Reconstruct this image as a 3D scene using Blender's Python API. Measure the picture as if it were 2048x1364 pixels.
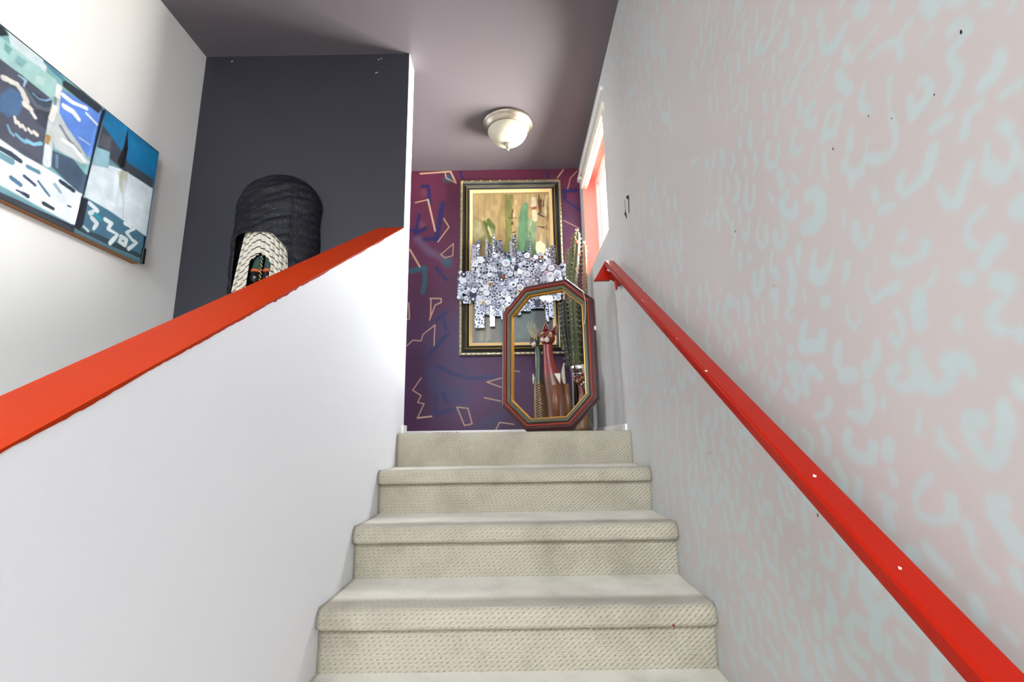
import bpy, math, random
import numpy as np
from mathutils import Vector, Matrix, noise

for o in list(bpy.data.objects):
    bpy.data.objects.remove(o, do_unlink=True)
SC = bpy.context.scene
COL = SC.collection
random.seed(7)
rng = np.random.default_rng(11)

# ------------------------------------------------------------------ key dimensions (metres)
XR, XB, XBO, XL = 0.5283, -0.5343, -0.6611, -1.6308      # right wall, half wall inner/outer face, left wall
Y1, Y2, YB = 2.2509, 2.3732, 3.4113                       # dark wall front/back, purple end wall
CZ = 3.4585                                               # ceiling
EYE = 1.4085
RUN, RISE = 0.26967, 0.16251
YTOP = 2.2349                                             # top riser
LAND = 1.446                                              # carpeted landing
YF = -4.6                                                 # wall with the glazed entrance, behind the viewer
XH = -3.2                                                 # far end of the upper hall

# ------------------------------------------------------------------ camera
cam = bpy.data.cameras.new('camera')
cam.sensor_width = 36.0
cam.lens = 36.0 * 970.567 / 2048.0
cam.clip_start = 0.01
camo = bpy.data.objects.new('camera', cam)
COL.objects.link(camo)
cR = Vector((0.99987636, 0.00530144, -0.01480392))
cU = Vector((0.01556557, -0.20016254, 0.97963905))
cF = Vector((-0.00223031, 0.97974836, 0.20022032))
camo.matrix_world = Matrix(((cR.x, cU.x, -cF.x, 0), (cR.y, cU.y, -cF.y, 0), (cR.z, cU.z, -cF.z, EYE), (0, 0, 0, 1)))
SC.camera = camo

# ------------------------------------------------------------------ world, daylight, exposure
SC.view_settings.view_transform = 'Standard'
SC.view_settings.look = 'None'
SC.view_settings.gamma = 1.0
SC.view_settings.use_curve_mapping = False
SC.view_settings.exposure = 0.03
W = bpy.data.worlds.new('sky')
SC.world = W
W.use_nodes = True
bg = W.node_tree.nodes['Background']
bg.inputs['Color'].default_value = (0.93, 0.97, 1.0, 1)
bg.inputs['Strength'].default_value = 2.2


def area(name, loc, rot, sx, sy, power, col):
    l = bpy.data.lights.new(name, 'AREA')
    l.shape = 'RECTANGLE'
    l.size, l.size_y = sx, sy
    l.energy = power
    l.color = col
    o = bpy.data.objects.new(name, l)
    COL.objects.link(o)
    o.location = loc
    o.rotation_euler = rot
    return o


R90 = math.radians(90)
def aim(o, d):
    o.rotation_euler = Vector(d).to_track_quat('-Z', 'Y').to_euler()


# sunlit ground outside the landing window throws light up through it; sky light falls in through the other openings, of which skylight and entry side windows are added
aim(area('daylight_ground_bounce', (XR + 2.0, 3.6, 2.1), (0, 0, 0), 4.2, 1.2, 2500, (1.0, 0.97, 0.88)), (-0.85, -0.3, 0.35))
aim(area('daylight_sky', (XR + 1.7, 4.0, 4.0), (0, 0, 0), 3.0, 2.6, 2150, (0.96, 0.98, 1.0)), (-1.0, -0.62, -0.62))
aim(area('daylight_entrance', (-0.45, YF - 0.15, 2.1), (0, 0, 0), 2.1, 2.4, 60, (0.88, 0.96, 1.0)), (0, 1, 0))
aim(area('added_fill_skylight', (-0.45, -3.4, CZ + 0.35), (0, 0, 0), 1.5, 2.0, 600, (0.88, 0.95, 1.0)), (0, 0.45, -1))  # added overhead fill, brightens the treads
aim(area('added_fill_entry_left', (XL - 0.15, -2.85, 2.15), (0, 0, 0), 1.9, 2.1, 15, (0.92, 0.97, 1.0)), (1, 0, 0))  # added fill behind the viewer, for the right wall
aim(area('added_fill_entry_right', (XR + 0.25, -2.85, 2.15), (0, 0, 0), 1.9, 2.1, 320, (0.84, 0.95, 1.0)), (-1, 0, 0))  # added fill behind the viewer, for the half wall
aim(area('daylight_hall_window', (XH - 0.1, 2.89, 2.55), (0, 0, 0), 0.9, 1.3, 30, (0.95, 0.98, 1.0)), (1, 0, 0))


# ------------------------------------------------------------------ helpers
def lin(c):
    c = c / 255.0
    return c / 12.92 if c <= 0.04045 else ((c + 0.055) / 1.055) ** 2.4


def RGB(r, g, b):
    return (lin(r), lin(g), lin(b), 1.0)


def mat(name, col, rough=0.6, metal=0.0, bump=0.0, bscale=60.0, var=0.0, vscale=6.0, spec=0.5, emit=None, estr=0.0, coat=0.0):
    m = bpy.data.materials.new(name)
    m.use_nodes = True
    nt = m.node_tree
    b = nt.nodes['Principled BSDF']
    b.inputs['Base Color'].default_value = col
    b.inputs['Roughness'].default_value = rough
    b.inputs['Metallic'].default_value = metal
    b.inputs['Specular IOR Level'].default_value = spec
    b.inputs['Coat Weight'].default_value = coat
    if emit:
        b.inputs['Emission Color'].default_value = emit
        b.inputs['Emission Strength'].default_value = estr
    tc = nt.nodes.new('ShaderNodeTexCoord')
    if var > 0:
        n = nt.nodes.new('ShaderNodeTexNoise')
        n.inputs['Scale'].default_value = vscale
        n.inputs['Detail'].default_value = 5
        nt.links.new(tc.outputs['Object'], n.inputs['Vector'])
        mx = nt.nodes.new('ShaderNodeMix')
        mx.data_type = 'RGBA'
        mx.inputs[6].default_value = tuple(c * (1 - var) for c in col[:3]) + (1,)
        mx.inputs[7].default_value = tuple(min(1, c * (1 + var)) for c in col[:3]) + (1,)
        nt.links.new(n.outputs['Fac'], mx.inputs[0])
        nt.links.new(mx.outputs[2], b.inputs['Base Color'])
    if bump > 0:
        n2 = nt.nodes.new('ShaderNodeTexNoise')
        n2.inputs['Scale'].default_value = bscale
        n2.inputs['Detail'].default_value = 4
        nt.links.new(tc.outputs['Object'], n2.inputs['Vector'])
        bp = nt.nodes.new('ShaderNodeBump')
        bp.inputs['Strength'].default_value = bump
        bp.inputs['Distance'].default_value = 0.002
        nt.links.new(n2.outputs['Fac'], bp.inputs['Height'])
        nt.links.new(bp.outputs['Normal'], b.inputs['Normal'])
    return m


def paint_mat(name, rough=0.55, bump=0.1, bscale=90.0, spec=0.4):
    m = mat(name, (0.5, 0.5, 0.5, 1), rough, 0, bump, bscale, spec=spec)
    nt = m.node_tree
    a = nt.nodes.new('ShaderNodeVertexColor')
    a.layer_name = 'paint'
    nt.links.new(a.outputs['Color'], nt.nodes['Principled BSDF'].inputs['Base Color'])
    return m


WL = {}


def put(o, parent, org):
    COL.objects.link(o)
    if parent is None:
        o.location = org
        WL[o.name] = Vector(org)
    else:
        o.parent = parent
        WL[o.name] = WL[parent.name]
    return o


def tag(o, label=None, cat=None, group=None, kind=None):
    if label: o['label'] = label
    if cat: o['category'] = cat
    if group: o['group'] = group
    if kind: o['kind'] = kind
    return o


def empty(name, loc, label=None, cat=None, group=None, kind=None):
    o = bpy.data.objects.new(name, None)
    o.empty_display_size = 0.05
    put(o, None, loc)
    return tag(o, label, cat, group, kind)


def obj(name, verts, faces, m, parent=None, smooth=False, uvs=None, bevel=0.0, auto=False):
    vs = np.asarray(verts, dtype=float)
    if parent is None:
        org = Vector(((vs[:, 0].min() + vs[:, 0].max()) / 2, (vs[:, 1].min() + vs[:, 1].max()) / 2, vs[:, 2].min()))
    else:
        org = WL[parent.name]
    me = bpy.data.meshes.new(name)
    me.from_pydata((vs - np.array(org)).tolist(), [], [list(f) for f in faces])
    me.update()
    for mm in (m if isinstance(m, (list, tuple)) else [m]):
        me.materials.append(mm)
    if smooth:
        me.polygons.foreach_set('use_smooth', [True] * len(me.polygons))
    if uvs is not None:
        uvs = np.asarray(uvs, dtype=np.float32)
        ul = me.uv_layers.new(name='UVMap')
        li = np.empty(len(me.loops), dtype=np.int32)
        me.loops.foreach_get('vertex_index', li)
        ul.data.foreach_set('uv', uvs[li].ravel())
    o = bpy.data.objects.new(name, me)
    put(o, parent, org)
    if bevel > 0:
        b = o.modifiers.new('bevel', 'BEVEL')
        b.width = bevel
        b.segments = 3
        b.limit_method = 'ANGLE'
        me.polygons.foreach_set('use_smooth', [True] * len(me.polygons))
        o.modifiers.new('wn', 'WEIGHTED_NORMAL')
    return o


class MB:
    def __init__(s):
        s.v, s.f = [], []

    def add(s, v, f):
        n = len(s.v)
        s.v += [tuple(p) for p in v]
        s.f += [tuple(i + n for i in q) for q in f]

    def box(s, x0, x1, y0, y1, z0, z1):
        s.add(*boxvf(x0, x1, y0, y1, z0, z1))


def boxvf(x0, x1, y0, y1, z0, z1):
    v = [(x0, y0, z0), (x1, y0, z0), (x1, y1, z0), (x0, y1, z0), (x0, y0, z1), (x1, y0, z1), (x1, y1, z1), (x0, y1, z1)]
    f = [(0, 3, 2, 1), (4, 5, 6, 7), (0, 1, 5, 4), (1, 2, 6, 5), (2, 3, 7, 6), (3, 0, 4, 7)]
    return v, f


def box(name, x0, x1, y0, y1, z0, z1, m, parent=None, bevel=0.0):
    return obj(name, *boxvf(x0, x1, y0, y1, z0, z1), m, parent, bevel=bevel)


def gridvf(P):
    """P: array (nu, nv, 3) -> verts, faces"""
    nu, nv = P.shape[:2]
    i = np.arange(nu - 1)[:, None] * nv + np.arange(nv - 1)[None, :]
    f = np.stack([i, i + nv, i + nv + 1, i + 1], -1).reshape(-1, 4)
    return P.reshape(-1, 3), f


def fastgrid(name, P, m, parent=None, colors=None, keep=None, smooth=False, flip=False):
    v, f = gridvf(P)
    if keep is not None:
        f = f[keep.ravel()]
    if flip:
        f = f[:, ::-1]
    org = np.array(WL[parent.name]) if parent else np.array([v[:, 0].mean(), v[:, 1].mean(), v[:, 2].min()])
    me = bpy.data.meshes.new(name)
    me.vertices.add(len(v))
    me.vertices.foreach_set('co', (v - org).astype(np.float32).ravel())
    me.loops.add(f.size)
    me.loops.foreach_set('vertex_index', f.astype(np.int32).ravel())
    me.polygons.add(len(f))
    me.polygons.foreach_set('loop_start', np.arange(0, f.size, 4, dtype=np.int32))
    me.update(calc_edges=True)
    me.validate()
    if smooth:
        me.polygons.foreach_set('use_smooth', [True] * len(me.polygons))
    if colors is not None:
        ca = me.color_attributes.new('paint', 'FLOAT_COLOR', 'POINT')
        c4 = np.ones((len(v), 4), dtype=np.float32)
        c4[:, :3] = colors.reshape(-1, 3)
        ca.data.foreach_set('color', c4.ravel())
    me.materials.append(m)
    o = bpy.data.objects.new(name, me)
    put(o, parent, Vector(org))
    return o


def loft(rings, cap0=True, cap1=True):
    """rings: list of equal-length loops of points"""
    n = len(rings[0])
    v = [tuple(p) for r in rings for p in r]
    f = []
    for k in range(len(rings) - 1):
        for i in range(n):
            j = (i + 1) % n
            f.append((k * n + i, k * n + j, (k + 1) * n + j, (k + 1) * n + i))
    if cap0:
        f.append(tuple(range(n - 1, -1, -1)))
    if cap1:
        f.append(tuple((len(rings) - 1) * n + i for i in range(n)))
    return v, f


def ring(c, rx, ry, n=20, ax=None):
    return [(c[0] + rx * math.cos(2 * math.pi * i / n), c[1] + ry * math.sin(2 * math.pi * i / n), c[2]) for i in range(n)]


def lathe(c, prof, n=32):
    return loft([ring((c[0], c[1], c[2] + z), max(r, 1e-4), max(r, 1e-4), n) for r, z in prof])


def tube(pts, r, n=8, closed=False):
    pts = [Vector(p) for p in pts]
    rr = r if isinstance(r, (list, tuple)) else [r] * len(pts)
    rings = []
    up = Vector((0, 1, 0))
    for i, p in enumerate(pts):
        t = (pts[min(i + 1, len(pts) - 1)] - pts[max(i - 1, 0)])
        if t.length < 1e-9: t = Vector((0, 0, 1))
        t.normalize()
        a = t.cross(up)
        if a.length < 1e-3: a = t.cross(Vector((1, 0, 0)))
        a.normalize()
        b = t.cross(a)
        rings.append([tuple(p + a * rr[i] * math.cos(2 * math.pi * k / n) + b * rr[i] * math.sin(2 * math.pi * k / n)) for k in range(n)])
    return loft(rings)


def ball(c, rx, ry, rz, n=16, m=10):
    rings = []
    for k in range(m + 1):
        t = -math.pi / 2 + math.pi * k / m
        s = max(math.cos(t), 0.02)
        rings.append(ring((c[0], c[1], c[2] + rz * math.sin(t)), rx * s, ry * s, n))
    return loft(rings)


def smoothpath(pts, k=6):
    """Catmull-Rom through points of any dimension"""
    P = np.array(pts, float)
    Q = np.vstack([2 * P[0] - P[1], P, 2 * P[-1] - P[-2]])
    out = []
    for i in range(1, len(Q) - 2):
        for s in range(k):
            t = s / k
            out.append(0.5 * ((2 * Q[i]) + (Q[i + 1] - Q[i - 1]) * t + (2 * Q[i - 1] - 5 * Q[i] + 4 * Q[i + 1] - Q[i + 2]) * t * t + (3 * Q[i] - Q[i - 1] - 3 * Q[i + 1] + Q[i + 2]) * t ** 3))
    out.append(P[-1])
    return np.array(out)


# ---- paint on a flat grid: colours kept per vertex
def vnoise(U, V, scale, seed=0):
    r = np.random.default_rng(seed)
    g = r.random((64, 64))
    u, v = U * scale, V * scale
    iu, iv = np.floor(u).astype(int), np.floor(v).astype(int)
    fu, fv = u - iu, v - iv
    fu, fv = fu * fu * (3 - 2 * fu), fv * fv * (3 - 2 * fv)
    a, b = g[iu % 64, iv % 64], g[(iu + 1) % 64, iv % 64]
    c, d = g[iu % 64, (iv + 1) % 64], g[(iu + 1) % 64, (iv + 1) % 64]
    return (a * (1 - fu) + b * fu) * (1 - fv) + (c * (1 - fu) + d * fu) * fv


def segdist(U, V, pts):
    d = np.full(U.shape, 1e9)
    if len(pts) == 1:
        return np.hypot(U - pts[0][0], V - pts[0][1])
    for (x0, y0), (x1, y1) in zip(pts[:-1], pts[1:]):
        dx, dy = x1 - x0, y1 - y0
        L2 = dx * dx + dy * dy + 1e-12
        t = np.clip(((U - x0) * dx + (V - y0) * dy) / L2, 0, 1)
        d = np.minimum(d, np.hypot(U - x0 - t * dx, V - y0 - t * dy))
    return d


def stroke(col, us, vs, pts, hw, c, soft=0.003, alpha=1.0, wob=0.0):
    """us (nu,), vs (nv,) grid axes; paints into col (nu,nv,3)"""
    p = np.array(pts, float)
    mrg = hw + soft * 2 + wob * 2 + 0.004
    i0, i1 = np.searchsorted(us, p[:, 0].min() - mrg), np.searchsorted(us, p[:, 0].max() + mrg)
    j0, j1 = np.searchsorted(vs, p[:, 1].min() - mrg), np.searchsorted(vs, p[:, 1].max() + mrg)
    if i1 <= i0 or j1 <= j0: return
    U, V = np.meshgrid(us[i0:i1], vs[j0:j1], indexing='ij')
    d = segdist(U, V, pts)
    if wob > 0:
        d = d + (vnoise(U, V, 28, 3) - 0.5) * wob * 2
    a = np.clip((hw + soft - d) / (2 * soft), 0, 1)
    a = (a * a * (3 - 2 * a) * alpha)[..., None]
    col[i0:i1, j0:j1] = col[i0:i1, j0:j1] * (1 - a) + np.array(c[:3]) * a


def polyfill(col, us, vs, pts, c, soft=0.004, alpha=1.0):
    p = np.array(pts, float)
    m = soft * 2
    i0, i1 = np.searchsorted(us, p[:, 0].min() - m), np.searchsorted(us, p[:, 0].max() + m)
    j0, j1 = np.searchsorted(vs, p[:, 1].min() - m), np.searchsorted(vs, p[:, 1].max() + m)
    if i1 <= i0 or j1 <= j0: return
    U, V = np.meshgrid(us[i0:i1], vs[j0:j1], indexing='ij')
    ins = np.zeros(U.shape, bool)
    q = list(map(tuple, pts)) + [tuple(pts[0])]
    for (x0, y0), (x1, y1) in zip(q[:-1], q[1:]):
        if y0 == y1: continue
        cr = ((y0 > V) != (y1 > V)) & (U < (x1 - x0) * (V - y0) / (y1 - y0) + x0)
        ins ^= cr
    d = segdist(U, V, q)
    sd = np.where(ins, -d, d)
    a = np.clip((soft - sd) / (2 * soft), 0, 1)
    a = (a * a * (3 - 2 * a) * alpha)[..., None]
    col[i0:i1, j0:j1] = col[i0:i1, j0:j1] * (1 - a) + np.array(c[:3]) * a


def parse(s):
    out = []
    for t in s.split(';'):
        n = [int(k) for k in t.split()]
        out.append((n[0] / 1000.0, [(n[i] / 1000.0, n[i + 1] / 1000.0) for i in range(1, len(n), 2)]))
    return out


def paint_list(col, us, vs, txt, wob=0.0):
    for l in txt.strip().split('\n'):
        a, c, w, p = l.split('|')
        c = RGB(*[float(t) for t in c.split()])
        n = [int(t) for t in p.split()]
        pts = [(n[i] / 1000.0, n[i + 1] / 1000.0) for i in range(0, len(n), 2)]
        if a == 'P':
            polyfill(col, us, vs, pts, c, max(float(w) / 1000.0, 0.002))
        else:
            stroke(col, us, vs, pts, float(w) / 1000.0, c, 0.0016, 1.0, wob)


# ------------------------------------------------------------------ materials
M = {}
M['white'] = mat('white_wall_paint', (0.78, 0.79, 0.83, 1), 0.55, bump=0.12, bscale=160)
M['cream'] = mat('cream_wall_paint', (0.80, 0.775, 0.745, 1), 0.6, bump=0.12, bscale=160)
M['dark'] = mat('charcoal_wall_paint', RGB(33, 31, 41), 0.62, bump=0.12, bscale=160, var=0.06, vscale=3)
M['ceiling'] = mat('plum_ceiling_paint', RGB(99, 93, 99), 0.5, bump=0.06, bscale=120)
M['orange'] = mat('orange_gloss_paint', RGB(160, 44, 10), 0.45, spec=0.05, bump=0.05, bscale=40, var=0.05, vscale=8)
M['red'] = mat('red_gloss_paint', RGB(150, 24, 8), 0.25, spec=0.15, bump=0.05, bscale=30, var=0.05, vscale=10)
M['trim'] = mat('white_trim_paint', (0.82, 0.81, 0.79, 1), 0.45)
M['vinyl'] = mat('white_vinyl', (0.86, 0.87, 0.87, 1), 0.35)
M['valance'] = mat('cream_painted_board', RGB(238, 230, 208), 0.5)
M['salmon'] = mat('salmon_paint', RGB(228, 116, 104), 0.5, bump=0.1)
M['nickel'] = mat('brushed_nickel', RGB(150, 142, 130), 0.42, metal=1.0)
M['chrome'] = mat('chrome', (0.75, 0.76, 0.78, 1), 0.12, metal=1.0)
M['floor'] = mat('lower_floor', RGB(150, 135, 115), 0.6, var=0.1)
M['black'] = mat('black_hole', (0.006, 0.006, 0.007, 1), 0.9)
M['chip'] = mat('bare_plaster_chip', RGB(226, 220, 212), 0.8)
M['wood'] = mat('bare_wood', RGB(150, 96, 48), 0.6, var=0.15, vscale=20)
gl = bpy.data.materials.new('window_glass')
gl.use_nodes = True
gn = gl.node_tree
gn.nodes.remove(gn.nodes['Principled BSDF'])
g_t = gn.nodes.new('ShaderNodeBsdfTransparent')
g_g = gn.nodes.new('ShaderNodeBsdfGlossy')
g_g.inputs['Roughness'].default_value = 0.02
g_x = gn.nodes.new('ShaderNodeMixShader')
g_x.inputs[0].default_value = 0.06
gn.links.new(g_t.outputs[0], g_x.inputs[1])
gn.links.new(g_g.outputs[0], g_x.inputs[2])
gn.links.new(g_x.outputs[0], gn.nodes['Material Output'].inputs[0])
M['glass'] = gl


def carpet_mat(worn_lit=False):
    m = bpy.data.materials.new('worn_lit_looped_carpet' if worn_lit else 'looped_carpet')
    m.use_nodes = True
    nt = m.node_tree
    N = nt.nodes.new
    Lk = nt.links.new
    b = nt.nodes['Principled BSDF']
    b.inputs['Roughness'].default_value = 0.95
    b.inputs['Specular IOR Level'].default_value = 0.1
    b.inputs['Sheen Weight'].default_value = 0.15
    uv = N('ShaderNodeUVMap')
    uv.uv_map = 'UVMap'
    sep = N('ShaderNodeSeparateXYZ')
    Lk(uv.outputs[0], sep.inputs[0])

    def mth(op, a, c=None, clamp=False):
        n = N('ShaderNodeMath')
        n.operation = op
        n.use_clamp = clamp
        for i, t in enumerate((a, c)):
            if t is None: continue
            if isinstance(t, (int, float)): n.inputs[i].default_value = t
            else: Lk(t, n.inputs[i])
        return n.outputs[0]
    nz = N('ShaderNodeTexNoise')
    nz.inputs['Scale'].default_value = 55
    nz.inputs['Detail'].default_value = 2
    Lk(uv.outputs[0], nz.inputs['Vector'])
    wob = mth('MULTIPLY', mth('SUBTRACT', nz.outputs['Fac'], 0.5), 0.010)
    u = mth('ADD', sep.outputs[0], wob)
    v = mth('ADD', sep.outputs[1], wob)
    r = mth('DIVIDE', mth('SUBTRACT', u, mth('MULTIPLY', v, 1.25)), 0.0165)
    fr = mth('ABSOLUTE', mth('SUBTRACT', mth('FRACT', r), 0.5))          # 0 at rib groove
    q = mth('DIVIDE', v, 0.0105)
    fq = mth('ABSOLUTE', mth('SUBTRACT', mth('FRACT', q), 0.5))
    d = mth('SQRT', mth('ADD', mth('MULTIPLY', mth('MULTIPLY', fr, fr), 1.6), mth('MULTIPLY', fq, fq)))
    pit = mth('SUBTRACT', 1.0, mth('DIVIDE', d, 0.21), True)              # 1 in a pit
    groove = mth('SUBTRACT', 1.0, mth('DIVIDE', fr, 0.22), True)
    rows = mth('ABSOLUTE', mth('SUBTRACT', mth('FRACT', mth('DIVIDE', v, 0.0058)), 0.5))
    fine = N('ShaderNodeTexNoise')
    fine.inputs['Scale'].default_value = 420
    fine.inputs['Detail'].default_value = 3
    Lk(uv.outputs[0], fine.inputs['Vector'])
    # diagonal grooves read stronger on the right hand side of the flight, where feet wear it less
    side = mth('MULTIPLY', mth('ADD', sep.outputs[0], 0.55), 0.9, True)
    gr = mth('MULTIPLY', groove, mth('ADD', mth('MULTIPLY', side, 0.8), 0.15))
    if worn_lit:                            # matted pile on the treads, paler mostly for light from above painted in
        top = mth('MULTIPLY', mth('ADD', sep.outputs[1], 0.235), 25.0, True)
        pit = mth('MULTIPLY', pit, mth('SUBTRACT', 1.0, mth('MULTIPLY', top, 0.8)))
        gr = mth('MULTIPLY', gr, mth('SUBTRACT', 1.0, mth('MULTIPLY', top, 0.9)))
    hgt = mth('SUBTRACT', mth('ADD', mth('MULTIPLY', rows, 0.6), mth('MULTIPLY', fine.outputs['Fac'], 0.9)), mth('ADD', mth('MULTIPLY', pit, 1.1), mth('MULTIPLY', gr, 0.6)))
    bp = N('ShaderNodeBump')
    bp.inputs['Strength'].default_value = 0.75
    bp.inputs['Distance'].default_value = 0.0035
    Lk(hgt, bp.inputs['Height'])
    Lk(bp.outputs['Normal'], b.inputs['Normal'])
    st = N('ShaderNodeTexNoise')
    st.inputs['Scale'].default_value = 5.5
    st.inputs['Detail'].default_value = 5
    st.inputs['Roughness'].default_value = 0.6
    tc = N('ShaderNodeTexCoord')
    Lk(tc.outputs['Object'], st.inputs['Vector'])
    ramp = N('ShaderNodeValToRGB')
    ramp.color_ramp.elements[0].position = 0.30
    ramp.color_ramp.elements[0].color = RGB(156, 148, 132)
    ramp.color_ramp.elements[1].position = 0.56
    ramp.color_ramp.elements[1].color = RGB(176, 168, 151)
    Lk(st.outputs['Fac'], ramp.inputs[0])
    mx = N('ShaderNodeMix')
    mx.data_type = 'RGBA'
    mx.inputs[7].default_value = RGB(104, 97, 84)
    if worn_lit:
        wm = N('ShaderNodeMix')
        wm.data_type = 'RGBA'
        wm.inputs[7].default_value = RGB(228, 222, 209)  # wear tone, lifted further to stand in for light on the tread tops
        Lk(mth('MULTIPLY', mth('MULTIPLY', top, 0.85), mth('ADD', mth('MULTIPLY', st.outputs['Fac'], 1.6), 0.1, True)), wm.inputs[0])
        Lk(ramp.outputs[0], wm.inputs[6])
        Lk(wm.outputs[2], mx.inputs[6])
    else:
        Lk(ramp.outputs[0], mx.inputs[6])
    fac = mth('ADD', mth('MULTIPLY', pit, 0.7), mth('MULTIPLY', gr, 0.28), True)
    Lk(fac, mx.inputs[0])
    # soot lines where the carpet meets the side walls
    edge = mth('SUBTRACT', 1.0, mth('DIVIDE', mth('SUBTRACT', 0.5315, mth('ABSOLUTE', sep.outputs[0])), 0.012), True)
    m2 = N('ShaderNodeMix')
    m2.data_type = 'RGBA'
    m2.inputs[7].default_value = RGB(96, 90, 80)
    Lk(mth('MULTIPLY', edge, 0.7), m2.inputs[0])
    Lk(mx.outputs[2], m2.inputs[6])
    Lk(m2.outputs[2], b.inputs['Base Color'])
    return m


M['carpet'] = carpet_mat()
M['carpet_worn_lit'] = carpet_mat(True)

# ------------------------------------------------------------------ the setting
tag(box('floor', XL - 0.1, XR + 0.1, YF - 0.1, Y1 + 0.3, -0.08, 0.0, M['floor']), kind='structure')
vv, ff_ = [], []
for (xa_, xb_, ya_, yb_) in ((XH - .1, XR + .12, YF - .1, -4.4), (XH - .1, XR + .12, -2.4, YB + .12), (XH - .1, -1.2, -4.4, -2.4), (.3, XR + .12, -4.4, -2.4)):
    v_ = [(xa_, ya_, CZ), (xb_, ya_, CZ), (xb_, yb_, CZ), (xa_, yb_, CZ), (xa_, ya_, CZ + .12), (xb_, ya_, CZ + .12), (xb_, yb_, CZ + .12), (xa_, yb_, CZ + .12)]
    ff_ += [tuple(i + len(vv) for i in q) for q in [(0, 3, 2, 1), (4, 5, 6, 7), (0, 1, 5, 4), (1, 2, 6, 5), (2, 3, 7, 6), (3, 0, 4, 7)]]
    vv += v_
tag(obj('ceiling', vv, ff_, M['ceiling']), kind='structure')
sk = empty('window_added_4', (-.45, -3.4, CZ), kind='structure')  # unseen skylight, added to let light down onto the treads
box('frame', -1.2, -1.14, -4.4, -2.4, CZ + .05, CZ + .11, M['vinyl'], sk)
box('frame', .24, .3, -4.4, -2.4, CZ + .05, CZ + .11, M['vinyl'], sk)
box('pane', -1.14, .24, -4.4, -2.4, CZ + .07, CZ + .076, M['glass'], sk)
mb_ = [(YF - .1, -3.9, 0, CZ), (-1.8, Y1 + .001, 0, CZ), (-3.9, -1.8, 0, 1.05), (-3.9, -1.8, 3.25, CZ)]
vv, ff_ = [], []
for (ya_, yb_, za_, zb_) in mb_:
    v_, f_ = [(XL - .12, ya_, za_), (XL, ya_, za_), (XL, yb_, za_), (XL - .12, yb_, za_), (XL - .12, ya_, zb_), (XL, ya_, zb_), (XL, yb_, zb_), (XL - .12, yb_, zb_)], [(0, 3, 2, 1), (4, 5, 6, 7), (0, 1, 5, 4), (1, 2, 6, 5), (2, 3, 7, 6), (3, 0, 4, 7)]
    ff_ += [tuple(i + len(vv) for i in q) for q in f_]
    vv += v_
tag(obj('wall_left', vv, ff_, M['cream']), kind='structure')

# dark wall across the far side of the neighbouring flight; its narrow end is white
v, f = boxvf(XL - 0.12, XB, Y1, Y2, 0, CZ)
wd = tag(obj('wall_dark', v, f, [M['dark'], M['white']]), kind='structure')
wd.data.polygons[3].material_index = 1
wd.data.polygons[4].material_index = 1
for (x, z) in ((-1.488, 3.43), (-0.70, 3.425), (-0.685, 3.43), (-0.705, 3.345), (-0.71, 3.342), (-1.49, 3.428)):
    obj('paint_chip', [(x - .006, Y1 - .0006, z), (x - .001, Y1 - .0006, z - .003), (x + .005, Y1 - .0006, z + .001), (x + .001, Y1 - .0006, z + .003)], [(0, 1, 2, 3)], M['chip'], wd)

# end wall of the landing, painted purple with strokes
PURPLE = dict(beige="6 -696 3436 -463 3450 -420 3352;4 -505 3442 -496 3395 -428 3357;4 -729 3194 -633 3218;6 -633 3218 -574 2961;4 -509 3058 -470 2990 -552 2872;3 -436 2857 -529 2771 -496 2745 -439 2761 -436 2857;6 -760 2815 -683 2679;4 408 3449 359 3380;3 514 3437 461 3378 436 3286;3 397 3029 511 2964;4 -603 2433 -522 2431 -520 2402 -564 2381 -604 2271;4 -595 2430 -596 2288;4 -757 2401 -749 2282 -762 2278;3 -761 2083 -720 2123 -660 2116 -649 2163 -563 2233 -567 2080;3 -654 1849 -712 1763 -652 1725 -675 1678 -630 1667 -673 1570;5 -673 1570 -576 1579;3 -400 1641 -322 1631 -293 1524 -346 1513 -400 1641;3 -86 1840 -190 1813 -87 1774;3 -207 1703 -92 1677;3 -135 1470 -102 1531 -4 1516;3 -19 1893 43 1884",blue="13 -681 3329 -631 3328 -619 3181;20 -519 3180 -564 2894;17 -651 2896 -556 2899;12 -697 3092 -719 2968;13 -760 2968 -715 2968;15 -722 2941 -649 2984;10 -391 3444 -369 3388;9 289 3441 291 3376;13 -561 2668 -486 2573;18 406 3273 499 3276;15 414 3254 412 3209;11 420 3190 525 3107;16 -486 2326 -545 2274;14 -503 2283 -485 2204;17 -476 2160 -608 2008;15 -539 1931 -439 1879 -306 1839 -132 1849;13 -544 1723 -559 1593 -436 1623;17 -495 1731 -470 1681",teal="19 -747 2646 -650 2666;16 -646 2661 -644 2559 -658 2483;32 -479 3390;33 -480 2710",lilac="24 -705 2897 -620 2799 -504 2736",haze="38 -589 1906 -571 1806 -470 1738 -371 1704;33 -224 1507 -101 1570",pink="27 -663 3273;26 -683 3020;22 -666 3002")
us = np.arange(-0.90, XR + 0.0005, 0.0042)
us[-1] = XR
vs = np.arange(LAND - 0.002, CZ + 0.0005, 0.0042)
vs[-1] = CZ
U, V = np.meshgrid(us, vs, indexing='ij')
t = np.clip((V - 1.9) / 1.5, 0, 1)[..., None]
base = np.array(RGB(78, 50, 96)[:3]) * (1 - t) + np.array(RGB(112, 64, 84)[:3]) * t
n1 = (vnoise(U, V, 3.2, 1) * 0.6 + vnoise(U, V, 7.5, 2) * 0.4)[..., None]
n2 = (vnoise(U, V, 2.3, 5))[..., None]
colw = base * np.array((1.08, .52, .80)) * (0.62 + 0.75 * n1) * 0.66
mixn = np.clip((n2 - 0.55) * 3, 0, 1) * 0.5
colw = colw * (1 - mixn) + np.array(RGB(58, 48, 92)[:3]) * mixn
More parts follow.
